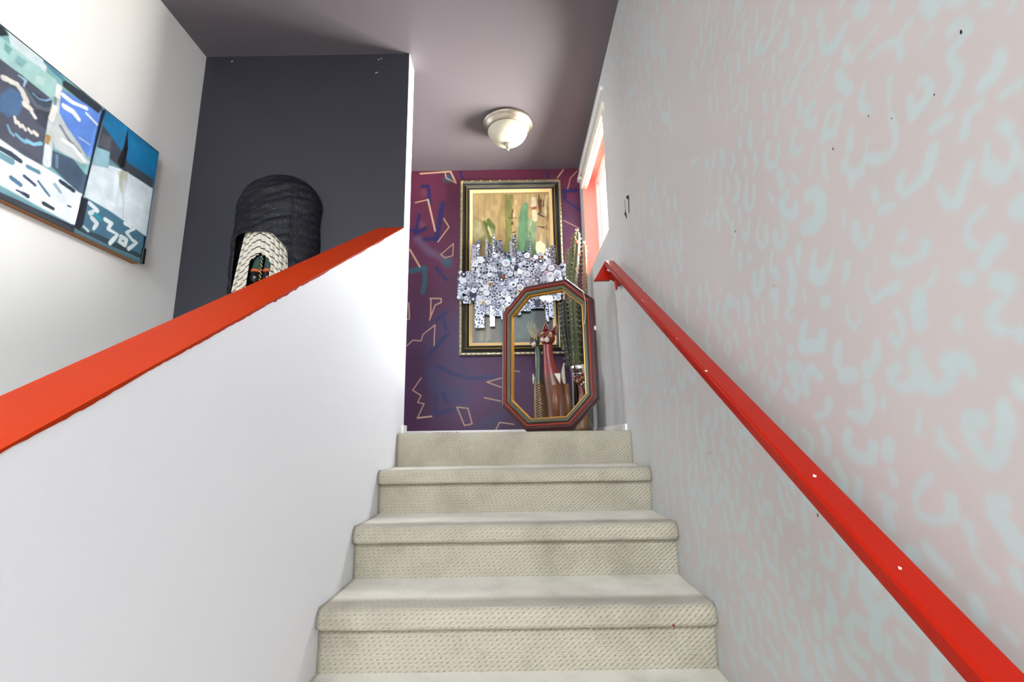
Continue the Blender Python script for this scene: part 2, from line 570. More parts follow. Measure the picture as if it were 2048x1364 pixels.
for w, p in parse(PURPLE['pink']): stroke(colw, us, vs, p, w, RGB(116, 62, 84), w * 0.8, 0.5)
for w, p in parse(PURPLE['lilac']): stroke(colw, us, vs, p, w, RGB(104, 90, 120), w * 1.1, 0.6)
for w, p in parse(PURPLE['haze']): stroke(colw, us, vs, p, w, RGB(34, 46, 90), w * 1.1, 0.55)
for w, p in parse(PURPLE['teal']): stroke(colw, us, vs, p, w, RGB(16, 92, 106), w * 0.8, 0.8)
for w, p in parse(PURPLE['blue']): stroke(colw, us, vs, p, w, RGB(24, 28, 84), w * 0.45, 0.9)
for w, p in parse(PURPLE['beige']): stroke(colw, us, vs, p, w, RGB(204, 166, 136), 0.0025, 0.9)
P = np.stack([U, np.full(U.shape, YB), V], -1)
wb = tag(fastgrid('wall_back', P, paint_mat('purple_mural_paint', 0.5, 0.08, 110), colors=colw), kind='structure')
box('backing', XH, XR + 0.1, YB + 0.002, YB + 0.1, 0, CZ, M['dark'], wb)
box('hall_stretch', XH, -0.90, YB - 0.0002, YB + 0.002, LAND, CZ, mat('purple_plain', RGB(86, 54, 92), 0.5), wb)

# right wall: pale pink, daubed with mint leopard marks; opening for the landing window
WY0, WY1, WZ0, WZ1 = 2.462, 3.262, 2.520, 3.262
ys = [-0.3]
while ys[-1] < 0.42: ys.append(ys[-1] + 0.012)
while ys[-1] < YB: ys.append(ys[-1] + max(0.0030, 0.0042 * ys[-1] ** 1.5))
ys = np.array(ys)
ys = ys[ys < YB - 0.004]
ys = np.sort(np.concatenate([ys, [YB]]))
for e in (WY0, WY1): ys[np.argmin(abs(ys - e))] = e
zs = np.arange(0.35, CZ, 0.0042)
zs = np.append(zs, CZ)
for e in (WZ0, WZ1): zs[np.argmin(abs(zs - e))] = e
U, V = np.meshgrid(ys, zs, indexing='ij')
pink = np.array((0.440, 0.394, 0.384))
mint = np.array((0.410, 0.470, 0.468))
far_lit = np.clip((U - 1.0) / 1.1, 0, 1)[..., None]       # whiter toward the upper end, partly light put into the paint
colr = pink * (1 - far_lit) + np.array((0.560, 0.535, 0.525)) * far_lit
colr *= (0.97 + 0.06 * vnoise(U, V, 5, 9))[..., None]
SPOTS = "3 644 2080 653 2074;10 621 2037 609 2023;5 560 1991 566 1983;10 518 1946 512 1931;6 514 1934 514 1921;8 503 1931;4 696 2111 696 2083 702 2061;6 706 2045 689 2029 669 2028;5 669 2028 647 2039;4 655 2000 661 1989 648 1976 625 1978;5 625 1978 596 1981;5 615 1949 596 1948 576 1939;5 576 1939 564 1925 567 1908;3 566 1933 553 1938 542 1941;4 538 1891 531 1900 520 1902;4 497 1878 490 1881 479 1875 476 1863;4 476 1863 489 1858 502 1855 504 1846 497 1824;6 454 1809 453 1801 463 1793 478 1788;3 460 1762 440 1762;4 700 2009 721 1992;9 679 1971 674 1953 662 1935;5 634 1919 647 1903 645 1890 631 1870;5 590 1893 596 1870;3 596 1870 600 1848;5 548 1852 538 1846 537 1832;5 537 1832 542 1824 557 1825;7 566 1843 568 1818;5 545 1823 566 1814;5 519 1801 504 1812;4 545 1782 520 1781;3 484 1770 499 1769 509 1748;7 466 1731 461 1722;5 733 1904 716 1933 698 1931 688 1921;5 688 1921 694 1908 710 1892;6 674 1872 680 1845;3 455 1877 446 1868;3 427 1850 433 1845;5 737 1900 721 1897;5 680 1865 685 1851;4 644 1834 656 1816;6 653 1812 630 1795 609 1790 599 1801 597 1817 599 1841;6 691 1836 700 1826 690 1808 671 1797 662 1809;5 690 1800 693 1788;7 549 1757 556 1741 566 1728 589 1725 600 1722 608 1737 602 1751;10 489 1694 483 1682;2 486 1720 490 1705;5 476 1678 462 1689 458 1703 462 1716 466 1725;6 510 1710 521 1694 532 1678;6 535 1676 545 1680 552 1705;5 741 1871 746 1848 743 1827;10 767 1803 773 1777;6 716 1757 722 1736;4 651 1755 650 1742;5 643 1722 621 1719;7 698 1724 700 1705 689 1687;4 689 1687 674 1690 669 1705;7 622 1669 616 1672;7 586 1646 594 1634 613 1633 630 1635 637 1649;5 506 1653 520 1650 530 1639 530 1627 525 1620;6 496 1611 509 1605 519 1592;6 756 1703 767 1686 782 1679;7 729 1670 732 1655;4 671 1657 675 1641;3 465 1644 466 1636;6 733 1661 744 1644;8 780 1678 793 1667;6 690 1640 695 1623 686 1602;7 686 1600 665 1606 639 1608;12 793 1630 788 1630;5 744 1609 746 1586 735 1571 721 1577 717 1592;6 579 1606 591 1595;10 609 1587 616 1568 616 1549;8 543 1586 538 1582;11 507 1570 498 1564;4 501 1556 502 1551;7 513 1545 522 1540 524 1529 517 1517;4 517 1517 504 1513;5 496 1513 497 1503;8 563 1538 563 1535;7 813 1579 822 1553;8 775 1554 786 1526;10 777 1502 756 1501;7 694 1538 696 1522 712 1505 724 1497 723 1510;7 649 1574 643 1558 646 1539 657 1528 666 1544;7 666 1498 678 1492 679 1478 663 1469 645 1474;11 631 1510 629 1490 622 1477;9 621 1470 608 1462 590 1470 580 1486;11 588 1494 573 1492;6 561 1490 557 1475;6 831 1513 834 1503;10 727 1473 725 1454;11 822 1461;5 699 1456 702 1446;6 513 1458 507 1446;5 530 1440 532 1435;8 776 1444 759 1436 743 1432 730 1443;7 845 1418 838 1401 846 1378;9 785 1413 793 1398 785 1383 765 1374 741 1375 735 1392;10 703 1395 709 1379;8 709 1354 704 1344;6 643 1434 649 1414;7 616 1413 616 1399 601 1383;8 561 1423 573 1425 578 1412 572 1394 564 1381 555 1377 542 1388 540 1399;8 536 1408 531 1410 530 1428;7 643 1356 662 1342 674 1326 673 1308 656 1300 635 1301 620 1311 619 1330;8 553 1334 562 1332 563 1319 554 1308;9 554 1308 548 1296;6 735 1322 713 1312;8 727 1300 725 1283;7 603 1300 600 1287;9 826 1362 816 1343 814 1329;6 777 1339 785 1314;7 857 1270 847 1247 832 1237;6 898 1224 900 1202 874 1195 867 1214 869 1230;6 826 1210 829 1194;9 846 1185 855 1154;12 779 1191 794 1201 801 1178 789 1156 782 1152;9 782 1152 763 1166;7 894 1154 892 1142;13 890 1136 892 1115;7 910 1111 910 1086;10 739 1195 741 1178 730 1163 710 1160 701 1156;8 818 1125 839 1129 854 1107 851 1087 832 1080 815 1081;11 791 1130 794 1107;9 791 1119 790 1106;7 741 1137 735 1131 724 1127;8 878 1076 870 1058 850 1052 833 1048;8 765 1120 769 1095 758 1086 733 1086;9 671 1141 684 1136 689 1120 690 1101;5 645 1133 636 1124;10 796 1065 796 1055;10 915 1051 912 1031;8 947 1010 933 999;6 667 1265 656 1254 641 1242;5 602 1281 598 1265 583 1250;6 555 1262 552 1250;10 611 1217 609 1205;9 548 1290 543 1286;6 579 1198 572 1192;7 696 1254 691 1251;7 1146 2611 1178 2577;5 1120 2565 1168 2554;6 1075 2521 1087 2499;5 1023 2475 1044 2464 1063 2465;6 948 2393 958 2362 969 2346 995 2350;6 1008 2402 1014 2376;5 973 2420 978 2409;4 918 2370 935 2361;4 919 2336 931 2336;7 1099 2492 1106 2477;6 1134 2508 1146 2474;7 1135 2476 1141 2466;6 1080 2446 1091 2416;5 1042 2433 1059 2404 1075 2389;7 914 2306 933 2306 942 2288 937 2270;5 951 2315 965 2310;6 871 2290 884 2261;6 792 2237 814 2232 826 2211 837 2196;6 834 2195 800 2197;6 846 2193 863 2189 877 2200;6 858 2230 883 2227 895 2214;7 763 2197 767 2177;7 789 2161 794 2141 809 2144;6 736 2132 738 2108 756 2099 776 2093;6 730 2072 735 2058 765 2061;6 695 2108 703 2096;6 694 2080 705 2064 703 2039 689 2032;6 916 2250 925 2221;7 1173 2473 1184 2457;6 1119 2427 1138 2404 1160 2401;6 1080 2380 1093 2367;5 1036 2348 1049 2331;6 1012 2304 1033 2300 1029 2282;4 1002 2298 1008 2273;6 966 2273 972 2236;6 837 2147 843 2124 859 2113;5 819 2115 825 2096;5 873 2163 896 2148;6 806 2071 821 2061 826 2039;5 821 2031 803 2034 787 2048 770 2053;6 846 2032 859 2017 865 2004;5 742 2035 751 2015 752 1996;5 752 1996 727 1995 702 2007;6 779 2011 788 1985;7 748 1975 767 1973 771 1956 762 1940 750 1943;5 714 1932 726 1918 734 1903;6 1072 2322 1091 2309 1088 2283;5 1109 2342 1127 2324;5 1007 2255 1016 2232;7 1130 2296 1131 2252;6 1085 2257 1097 2221;5 972 2184 983 2159 1013 2163;4 1002 2210 1020 2192;6 1018 2166 1004 2156;5 938 2168 949 2158 959 2129;5 885 2106 890 2067;4 853 2081 856 2060;5 1047 2183 1051 2153;5 985 2121 990 2099;6 949 2082 959 2057;5 903 2038 909 2022;6 806 1965 812 1955;7 1212 2469 1230 2431;6 1203 2428 1219 2396;7 963 2060 960 2035;6 1003 2077 1006 2063;6 894 1991 909 1978 904 1948 882 1940 864 1952 859 1975;6 814 1957 822 1940 813 1921 795 1918;5 768 1890 785 1859;10 1095 2105 1100 2070;5 1080 2093 1090 2064;6 1046 2071 1042 2045 1061 2033;6 994 2023 995 2006;5 950 2002 948 1980 967 1965;8 873 1916 868 1898 869 1888;6 831 1885 822 1868;7 1080 2023 1082 1990;8 1041 2005 1031 1982 1042 1958 1058 1956;6 995 1976 1002 1948;6 968 1942 977 1904 999 1899 1012 1917 1010 1936;5 919 1899 905 1876;8 855 1862 876 1856 877 1836 857 1818 838 1812 834 1829;12 797 1827 772 1821 764 1798 772 1776 790 1768 818 1777;8 1118 1961 1103 1927;7 1045 1922 1046 1895;7 1006 1879 1013 1851 1031 1847 1038 1867;6 961 1862 979 1840 981 1816 964 1797 945 1805 943 1833;7 885 1817 877 1792 888 1774 906 1774 916 1795 909 1811;10 1086 1904 1080 1886;8 1077 1874 1101 1841;9 1024 1804 1023 1799;7 1063 1824 1070 1795;5 933 1772 942 1752 942 1736;7 844 1748 852 1720;8 802 1719 817 1691;8 879 1736 872 1711;8 1208 2006 1234 1987 1206 1959 1188 1979;8 1151 1975 1156 1928;7 1139 2125 1147 2107;9 1189 2139 1186 2123;8 1283 2188 1245 2180;7 1116 2066 1125 2030;6 1172 2097 1180 2066;5 973 1757 975 1748;10 1128 1991;9 1013 1754 1021 1720;8 980 1745 985 1725 1011 1708;9 931 1732 924 1715;9 873 1705 871 1687 887 1676 887 1659;10 815 1687 801 1673;12 949 1689;7 936 1694 941 1672 948 1645;4 847 1664 845 1646;9 909 1639 902 1624;10 1146 1737 1124 1725;11 1142 1741 1171 1718 1176 1694 1152 1676;7 1100 1716 1103 1681;8 1063 1720 1055 1696 1067 1662;7 995 1675 997 1647;6 1024 1663 1026 1625;6 1058 1642 1061 1631;9 952 1609 949 1592;6 936 1598;7 994 1597 1000 1575;9 857 1607 869 1595 875 1572;10 873 1568 822 1558;8 819 1559 812 1578;9 915 1568;7 1062 1595 1056 1554;8 968 1559 958 1538 963 1516;10 996 1520 989 1503 967 1513;7 1005 1553 1027 1528;11 923 1536 897 1533;8 836 1508 852 1524 868 1521 881 1505 880 1483;8 915 1509 906 1491 917 1475 936 1480 947 1493;9 1285 1693 1303 1675 1290 1642;8 1227 1686 1214 1662 1224 1648;7 1177 1644 1193 1624 1176 1601 1165 1621 1166 1641;7 1131 1651 1122 1623;7 1124 1571 1108 1552 1093 1557 1094 1573;7 1023 1492 1017 1483;9 1251 1776 1265 1744 1257 1723;8 1202 1751 1222 1721;11 1312 1818 1319 1788;8 1264 1822 1270 1796;7 1185 1783 1182 1771;13 1342 1759;8 823 1459;7 1430 1481 1434 1450 1428 1424;8 1368 1456 1369 1437;8 1341 1463 1341 1449;8 1282 1473 1293 1440 1325 1417;12 1240 1468 1242 1458;11 1196 1470 1189 1456;8 1242 1436 1247 1416;8 1193 1427 1196 1415;9 1387 1423 1374 1401 1383 1380 1408 1368;8 1422 1404 1424 1396;8 1266 1396 1276 1381;11 1266 1396 1248 1374 1246 1345;8 1322 1388 1321 1352;9 1161 1415 1170 1399 1160 1378;6 1156 1415 1141 1415;10 1123 1430 1119 1406 1108 1392;7 1131 1377 1125 1359;7 1197 1378 1193 1350 1176 1330;9 1460 1361 1459 1333 1471 1299;7 1430 1337 1427 1321;7 1401 1349 1394 1307;7 1362 1351 1350 1328 1347 1312;9 1301 1343 1305 1325;12 1326 1306 1346 1279 1340 1247;12 1340 1247 1305 1260 1295 1279;10 1263 1311 1257 1289 1267 1260;7 1219 1328 1194 1302;7 1136 1324 1142 1308;8 1079 1326 1090 1306;7 1387 1278 1394 1235;10 1445 1278;10 1454 1258 1449 1231;7 1205 1285 1212 1257;6 1164 1300 1155 1274;6 1120 1304 1114 1271 1106 1251;7 1106 1249 1083 1256 1075 1271;8 1015 1311 1010 1283 998 1258 978 1254;7 978 1254 972 1278 988 1298;6 1053 1270 1058 1250;11 1167 1243;7 1291 1231 1294 1206 1279 1185;9 1246 1250 1246 1216 1235 1197;13 1230 1195 1202 1200 1184 1225;8 1124 1228 1129 1208;6 1086 1228 1076 1215;9 1031 1242 1030 1223;10 938 1274 939 1256 939 1241;8 1165 1194 1170 1170;7 1051 1212 1054 1193;8 990 1321 999 1331 1011 1342;11 1427 1202 1432 1180;11 1383 1208;10 919 1299 909 1291;6 934 1315 932 1297;6 966 1319 963 1303;5 907 1419 886 1405 883 1391 895 1378;6 846 1416 842 1401 843 1381;9 938 1410;5 969 1441 970 1430;7 863 1442 828 1447;6 1321 1197 1324 1170;9 1358 1174;9 1492 1085 1474 1065 1504 1033;8 1377 1115 1377 1087 1363 1078;7 1282 1148 1284 1115;9 1244 1142 1249 1121 1227 1101;8 1227 1101 1205 1120;9 1142 1153 1133 1137 1139 1110;8 1139 1110 1170 1115 1182 1125;8 1104 1183 1098 1155 1077 1140;8 1073 1139 1059 1135;5 1055 1181 1062 1153;7 936 1217 937 1201 955 1190 966 1196;7 899 1224 898 1203 880 1197;7 1026 1149 1029 1118;7 989 1177 991 1170;8 1097 1105 1066 1087;6 969 1157 955 1147 960 1125 982 1116 989 1128;8 944 1169;5 921 1168 923 1146;9 1021 1092;8 1217 1071 1200 1048 1188 1039 1177 1063;8 1128 1081 1106 1068 1113 1038;7 1113 1038 1137 1045 1141 1063;7 1254 1088 1247 1065;9 1302 1087 1298 1070;8 1234 1031 1235 1016;10 1289 1024;10 1377 1008 1354 998 1354 974;10 1454 1040 1445 1019 1456 1001;9 1312 987 1311 956 1284 929;9 1278 932 1246 961 1248 992;8 1211 1002 1205 965;8 1164 1024 1162 992;7 1092 1041 1091 1014;9 1063 1068 1059 1036 1024 1018;7 1020 1021 997 1049 1010 1067 1037 1071;6 985 1075 972 1047;9 942 1101 944 1068;8 1133 991 1098 968;7 1173 966 1162 957;10 1226 941 1205 928;7 1062 993 1062 961;8 1001 1020 1007 979;9 1158 939 1124 939 1112 926;10 1281 900 1253 886;8 951 1038 949 1021;7 948 1011 926 998;7 914 1052 910 1032;7 951 1034 930 1026;8 978 996 990 970;11 1334 862 1312 835"
for w, p in parse(SPOTS):
    stroke(colr, ys, zs, p, max(w * 1.15, 0.004), mint * (1 + .25 * min(1, max(0, (p[0][0] - 1.0) / 1.1))), 0.0045, 0.85 + 0.12 * random.random(), 0.004)  # marks lightened along with the wall's painted-in light
rs = random.Random(5)


def leopard(y, z, s, a):
    k = rs.random()
    ang = rs.uniform(-0.45, 0.35)
    if k < 0.5:                        # hook / U
        a0, span = rs.uniform(2.4, 4.0), rs.uniform(2.6, 4.6)
        pts = [(math.cos(a0 + span * i / 7) * 0.62, math.sin(a0 + span * i / 7)) for i in range(8)]
        w = rs.uniform(0.009, 0.013)
    else:                              # short dab
        l = rs.uniform(0.4, 0.9)
        pts = [(0, -l), (rs.uniform(-.15, .15), 0), (0, l)]
        w = rs.uniform(0.010, 0.015)
    pts = [(y + s * (px * math.cos(ang) - pz * math.sin(ang)), z + s * (px * math.sin(ang) + pz * math.cos(ang))) for px, pz in pts]
    k = min(1, max(0, (y - 1.0) / 1.1))  # paler marks toward the far end, same painted-in light
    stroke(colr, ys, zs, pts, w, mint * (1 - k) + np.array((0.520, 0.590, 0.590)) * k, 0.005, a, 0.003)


zz = 0.45
while zz < CZ:
    yy = 1.43
    while yy < YB:
        y, z = yy + rs.uniform(-.025, .025), zz + rs.uniform(-.025, .025)
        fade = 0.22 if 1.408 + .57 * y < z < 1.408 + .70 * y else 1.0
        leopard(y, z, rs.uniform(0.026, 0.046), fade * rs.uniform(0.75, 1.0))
        yy += 0.088
    zz += 0.082
yy = 0.46
while yy < 1.43:
    zz = 1.47 + 1.06 * yy
    while zz < CZ:
        leopard(yy + rs.uniform(-.03, .03), zz + rs.uniform(-.03, .03), rs.uniform(0.028, 0.046), rs.uniform(0.8, 1.0))
        zz += 0.085
    yy += 0.09
for _ in range(90):
    leopard(rs.uniform(-0.25, 0.46), rs.uniform(0.6, 3.3), rs.uniform(0.03, 0.05), 0.9)
P = np.stack([np.full(U.shape, XR), U, V], -1)
yc, zc = (ys[:-1] + ys[1:]) / 2, (zs[:-1] + zs[1:]) / 2
YC, ZC = np.meshgrid(yc, zc, indexing='ij')
keep = ~((YC > WY0) & (YC < WY1) & (ZC > WZ0) & (ZC < WZ1))
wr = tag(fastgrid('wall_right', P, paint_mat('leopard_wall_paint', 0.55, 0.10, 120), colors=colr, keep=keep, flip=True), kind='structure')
plain = mat('pale_pink_paint', (0.50, 0.45, 0.44, 1), 0.55)
box('lower_stretch', XR + 0.0, XR + 0.05, -0.3, YB, 0.0, 0.35, plain, wr)
mb = MB()
mb.box(XR, XR + .1, YF - .1, -3.9, 0, CZ); mb.box(XR, XR + .1, -1.8, -.3, 0, CZ)
mb.box(XR, XR + .1, -3.9, -1.8, 0, 1.05); mb.box(XR, XR + .1, -3.9, -1.8, 3.25, CZ)
obj('entry_stretch', mb.v, mb.f, plain, wr)
for nm_, xw in (('window_added_2', XL - .07), ('window_added_3', XR + .04)):  # unseen side windows, added to light the stair walls
    w_ = empty(nm_, (xw, -2.85, 1.05), kind='structure')
    for b in ((-3.9, -3.84, 1.05, 3.25), (-1.86, -1.8, 1.05, 3.25), (-2.88, -2.82, 1.11, 3.19), (-3.84, -1.86, 1.05, 1.11), (-3.84, -1.86, 3.19, 3.25)):
        box('frame', xw - .025, xw + .025, b[0], b[1], b[2], b[3], M['vinyl'], w_)
    box('pane', xw - .003, xw + .003, -3.84, -2.88, 1.11, 3.19, M['glass'], w_)
    box('pane', xw - .003, xw + .003, -2.82, -1.86, 1.11, 3.19, M['glass'], w_)
mb = MB()                              # wall thickness behind the painted face, leaving the opening free
mb.box(XR + .001, XR + .12, -0.3, WY0 - .007, 0.35, CZ)
mb.box(XR + .001, XR + .12, WY1 + .007, YB + .1, 0.35, CZ)
mb.box(XR + .001, XR + .12, WY0 - .007, WY1 + .007, 0.35, WZ0 - .007)
mb.box(XR + .001, XR + .12, WY0 - .007, WY1 + .007, WZ1 + .007, CZ)
obj('masonry', mb.v, mb.f, M['white'], wr)
for (y, z, r) in ((0.485, 1.867, .0019), (0.532, 1.821, .0011), (0.636, 1.868, .0013), (0.598, 1.836, .001), (0.717, 1.867, .0018), (1.072, 1.883, .0024), (0.895, 1.272, .0024), (0.94, 1.706, .0012), (1.351, 1.367, .002)):
    obj('nail_hole', [(XR - .0006, y + r * math.cos(k) * 0.8, z + r * 1.5 * math.sin(k)) for k in np.linspace(0, 6.28, 9)[:-1]], [tuple(range(8))], M['black'], wr)
for pts in (((2.046, 2.494), (1.998, 2.476), (2.006, 2.398), (2.022, 2.392), (2.014, 2.462), (2.044, 2.482)), ((2.108, 2.431), (2.09, 2.425), (2.06, 2.388), (2.055, 2.40), (2.075, 2.44)), ((2.08, 2.492), (2.074, 2.492), (2.078, 2.43), (2.085, 2.43))):
    obj('switch_cutout', [(XR - .0006, y, z) for y, z in pts], [tuple(range(len(pts)))], M['black'], wr)

# wall with the glazed entrance behind the viewer, and the end of the upper hall
mb = MB()
mb.box(XL - .1, XL + .13, YF - .1, YF, 0, CZ); mb.box(XR - .0, XR + .1, YF - .1, YF, 0, CZ)
mb.box(XL + .13, XR, YF - .1, YF, 3.2, CZ); mb.box(XL + .13, XR, YF - .1, YF, 0, 0.3)
tag(obj('wall_front', mb.v, mb.f, M['white']), kind='structure')
dr = empty('door_1', (-0.5, YF - 0.05, 0.3), kind='structure')
for x in (XL + .13, -0.58, XR - .06): box('door_frame', x, x + .06, YF - .08, YF - .02, 0.3, 3.2, M['trim'], dr)
box('pane', XL + .19, -0.58, YF - .055, YF - .05, 0.3, 3.2, M['glass'], dr)
box('pane', -0.52, XR - .06, YF - .055, YF - .05, 0.3, 3.2, M['glass'], dr)
mb = MB()
mb.box(XH - .1, XH, Y2, YB, 0, 1.85); mb.box(XH - .1, XH, Y2, YB, 3.25, CZ)
mb.box(XH - .1, XH, Y2, 2.42, 1.85, 3.25); mb.box(XH - .1, XH, 3.36, YB, 1.85, 3.25)
mb.box(XH - .1, XL - .12, Y2 - .1, Y2, 0, CZ)
tag(obj('wall_hall', mb.v, mb.f, M['white']), kind='structure')
tag(box('floor_landing', XH, XR, YTOP + 0.08, YB, LAND - 0.12, LAND - 0.004, M['carpet']), kind='structure')

# half wall between the flights with its orange painted top
SL = RISE / RUN
HZ = 2.4531


def capz(y): return HZ + (y - Y1) * SL


y0 = -0.7
prof = [(y0, 0), (Y1, 0), (Y1, capz(Y1)), (y0, capz(y0))]
v = [(XBO, a, b) for a, b in prof] + [(XB, a, b) for a, b in prof]
f = [(3, 2, 1, 0), (4, 5, 6, 7), (0, 1, 5, 4), (1, 2, 6, 5), (2, 3, 7, 6), (3, 0, 4, 7)]
hw = tag(obj('wall_stair', v, f, M['white']), kind='structure')
n = 420
yy = np.linspace(y0, Y1 - 0.0005, n)
P = np.zeros((n, 6, 3))
rag = random.Random(3)
for i, y in enumerate(yy):
    z = capz(y)
    drop = 0.0015 + 0.010 * max(0, noise.noise((y * 9, 0, 0)) * 0.5 + 0.25) + rag.uniform(0, 0.004) * (0.4 + max(0, noise.noise((y * 4, 5, 0))) * 2)
    if y > 1.9: drop *= 0.5
    P[i] = [(XBO - .0015, y, z - .03), (XBO - .0015, y, z + .0015), (XBO + .04, y, z + .0018), (XB - .02, y, z + .0018), (XB + .0012, y, z + .0012), (XB + .0012, y, z - drop)]
v, f = gridvf(P)
obj('painted_cap', v, f, M['orange'], hw)
tag(box('baseboard_stair', XB, XB + .014, Y2 - .06, Y2 + .012, LAND, LAND + .040, M['trim'], bevel=.003), kind='structure')
tag(box('baseboard_back', -0.95, XR, YB - .014, YB, LAND - .002, LAND + .034, M['trim'], bevel=.003), kind='structure')
tag(box('baseboard_right', XR - .012, XR, 2.300, YB - .014, LAND - .002, LAND + .030, M['trim'], bevel=.003), kind='structure')

# ------------------------------------------------------------------ carpeted stairs
stairs = empty('staircase', (0, 1.1, 0), 'straight staircase with beige looped carpet rising to the landing', 'staircase')
NX = 54
xs = np.linspace(XB + .001, XR - .001, NX)


def carpet_strip(name, path, k, amp=0.0015):
    path = np.array(path)
    L = np.concatenate([[0], np.cumsum(np.hypot(*np.diff(path, axis=0).T))])
    P = np.zeros((NX, len(path), 3))
    uv = np.zeros((NX, len(path), 2))
    for i, x in enumerate(xs):
        e = min(x - XB, XR - x)
        pull = 0.014 * max(0, 1 - e / 0.02) ** 2
        for j, (y, z) in enumerate(path):
            nn = noise.noise((x * 6, j * 0.6, k * 7.7)) * amp
            nose = 1.0 if name == 'tread' else 0.0
            P[i, j] = (x, y + nn + pull * nose * (1 if j > 5 else 0), z + nn * 0.6)
            uv[i, j] = (x, -L[j])
    v, f = gridvf(P)
    return obj(name, v, f, M['carpet_worn_lit' if name == 'tread' else 'carpet'], stairs, smooth=True, uvs=uv.reshape(-1, 2))


def nosepath(yb, yf, z, over, th):
    r = min(0.026, th * 0.5)
    p = [(yb + .004, z), (yb - .06, z - .001), ((yb + yf) / 2, z - .002), (yf + .07, z - .001), (yf + .045, z)]
    for a in np.linspace(0, 90, 8):
        p.append((yf + r - r * math.sin(math.radians(a)), z - r + r * math.cos(math.radians(a))))
    r2 = 0.012
    p.append((yf, z - th + r2 + .006))
    for a in np.linspace(0, 90, 5):
        p.append((yf + r2 - r2 * math.cos(math.radians(a)), z - th + r2 - r2 * math.sin(math.radians(a))))
    p.append((yf + over + .002, z - th + 0.001))
    return p


for k in range(0, 8):
    yr = YTOP - (8 - k) * RUN
    z = (k + 1) * RISE
    carpet_strip('tread', nosepath(yr + RUN, yr - 0.036, z, 0.036, 0.052), k)
    carpet_strip('riser', [(yr, z - .05 - (RISE - .05) * t) for t in np.linspace(0, 1, 9)], k + 20, 0.001)
# top riser rolls straight into the landing without a nosing
path = [(YB - .02, LAND), (3.0, LAND), (2.6, LAND), (2.35, LAND), (YTOP + .05, LAND)]
for a in np.linspace(0, 90, 8):
    path.append((YTOP + .022 - .022 * math.sin(math.radians(a)), LAND - .022 + .022 * math.cos(math.radians(a))))
for t in np.linspace(0.15, 1, 9):
    path.append((YTOP, LAND - .022 - (LAND - .022 - 8 * RISE) * t))
carpet_strip('landing_edge', path, 40, 0.001)
obj('stain', ball((0.398, 1.3605, 0.9395), .0035, .0015, .0035, 8, 6)[0], ball((0, 0, 0), 1, 1, 1, 8, 6)[1], mat('dark_red_spot', RGB(120, 30, 20), 0.8), stairs)

# ------------------------------------------------------------------ landing window
win = empty('window_1', (XR + .05, 2.86, WZ0), kind='structure')
XW = XR + 0.096
for nm, b in (('jamb', (XR, XW, WY1, WY1 + .006, WZ0, WZ1)), ('jamb', (XR, XW, WY0 - .006, WY0, WZ0, WZ1)), ('head', (XR, XW, WY0, WY1, WZ1, WZ1 + .006)), ('sill', (XR, XW, WY0, WY1, WZ0 - .006, WZ0))):
    x0, x1, a0, a1, b0, b1 = b
    box(nm, x0 + .0005, x1, a0, a1, b0, b1, M['salmon'], win)
fx0, fx1 = XW, XW + .05
for b in ((WY0, WY1, WZ0, WZ0 + .045), (WY0, WY1, WZ1 - .045, WZ1), (WY0, WY0 + .045, WZ0 + .045, WZ1 - .045), (WY1 - .045, WY1, WZ0 + .045, WZ1 - .045)):
    box('frame', fx0, fx1, b[0], b[1], b[2], b[3], M['vinyl'], win, bevel=.004)
sa, sb, sc_, sd = WY0 + .045, WY1 - .045, WZ0 + .045, WZ1 - .045
for b in ((sb - .05, sb, sc_, sd), (sa, sa + .05, sc_, sd), (2.84, 2.88, sc_, sd), (sa + .05, sb - .05, sc_, sc_ + .04), (sa + .05, sb - .05, sd - .04, sd)):
    box('sash', fx0 + .012, fx1 - .006, b[0] + .001, b[1] - .001, b[2] + .001, b[3] - .001, M['vinyl'], win, bevel=.004)
box('pane', fx0 + .028, fx0 + .032, sa + .03, sb - .03, sc_ + .02, sd - .02, M['glass'], win)

vl = empty('blind_headrail', (XR, 2.87, 3.20), 'cream painted blind headrail screwed across the top of the window', 'headrail')
box('board', XR - .012, XR + .006, 2.40, 3.27, 3.206, 3.262, M['valance'], vl, bevel=.002)
box('lower_lip', XR + .006, XR + .03, 2.463, 3.258, 3.20, 3.206, M['valance'], vl)
for y in (2.62, 3.10):
    obj('screw', *tube([(XR - .0135, y, 3.232), (XR - .0115, y, 3.232)], .008, 10), M['nickel'], vl)
tag(box('trim_1', XR - .018, XR, 2.40, YB - .002, 3.335, 3.362, M['trim'], bevel=.004), kind='structure')
bk = empty('curtain_bracket', (XR, 3.28, 3.29), 'rusty orange bracket end between trim and headrail near the corner', 'bracket')
box('plate', XR - .004, XR, 3.262, 3.30, 3.275, 3.333, mat('rusty_orange', RGB(206, 120, 62), .6), bk, bevel=.002)
box('arm', XR - .022, XR - .004, 3.276, 3.286, 3.29, 3.31, M['trim'], bk, bevel=.002)

# ------------------------------------------------------------------ handrail
hr = empty('handrail', (0.468, 0.0, 0.87), 'glossy red painted handrail running up the leopard print wall', 'handrail')


def railz(y): return 0.849 + 0.634 * y


ya, yb = -0.35, 2.20
x0, x1, th = 0.444, 0.490, 0.030
v = [(x0, ya, railz(ya) - th), (x1, ya, railz(ya) - th), (x1, ya, railz(ya)), (x0, ya, railz(ya)), (x0, yb, railz(yb) - th), (x1, yb, railz(yb) - th), (x1, yb, railz(yb)), (x0, yb, railz(yb))]
f = [(0, 1, 2, 3), (7, 6, 5, 4), (0, 4, 5, 1), (1, 5, 6, 2), (2, 6, 7, 3), (3, 7, 4, 0)]
obj('rail', v, f, M['red'], hr, bevel=.006)


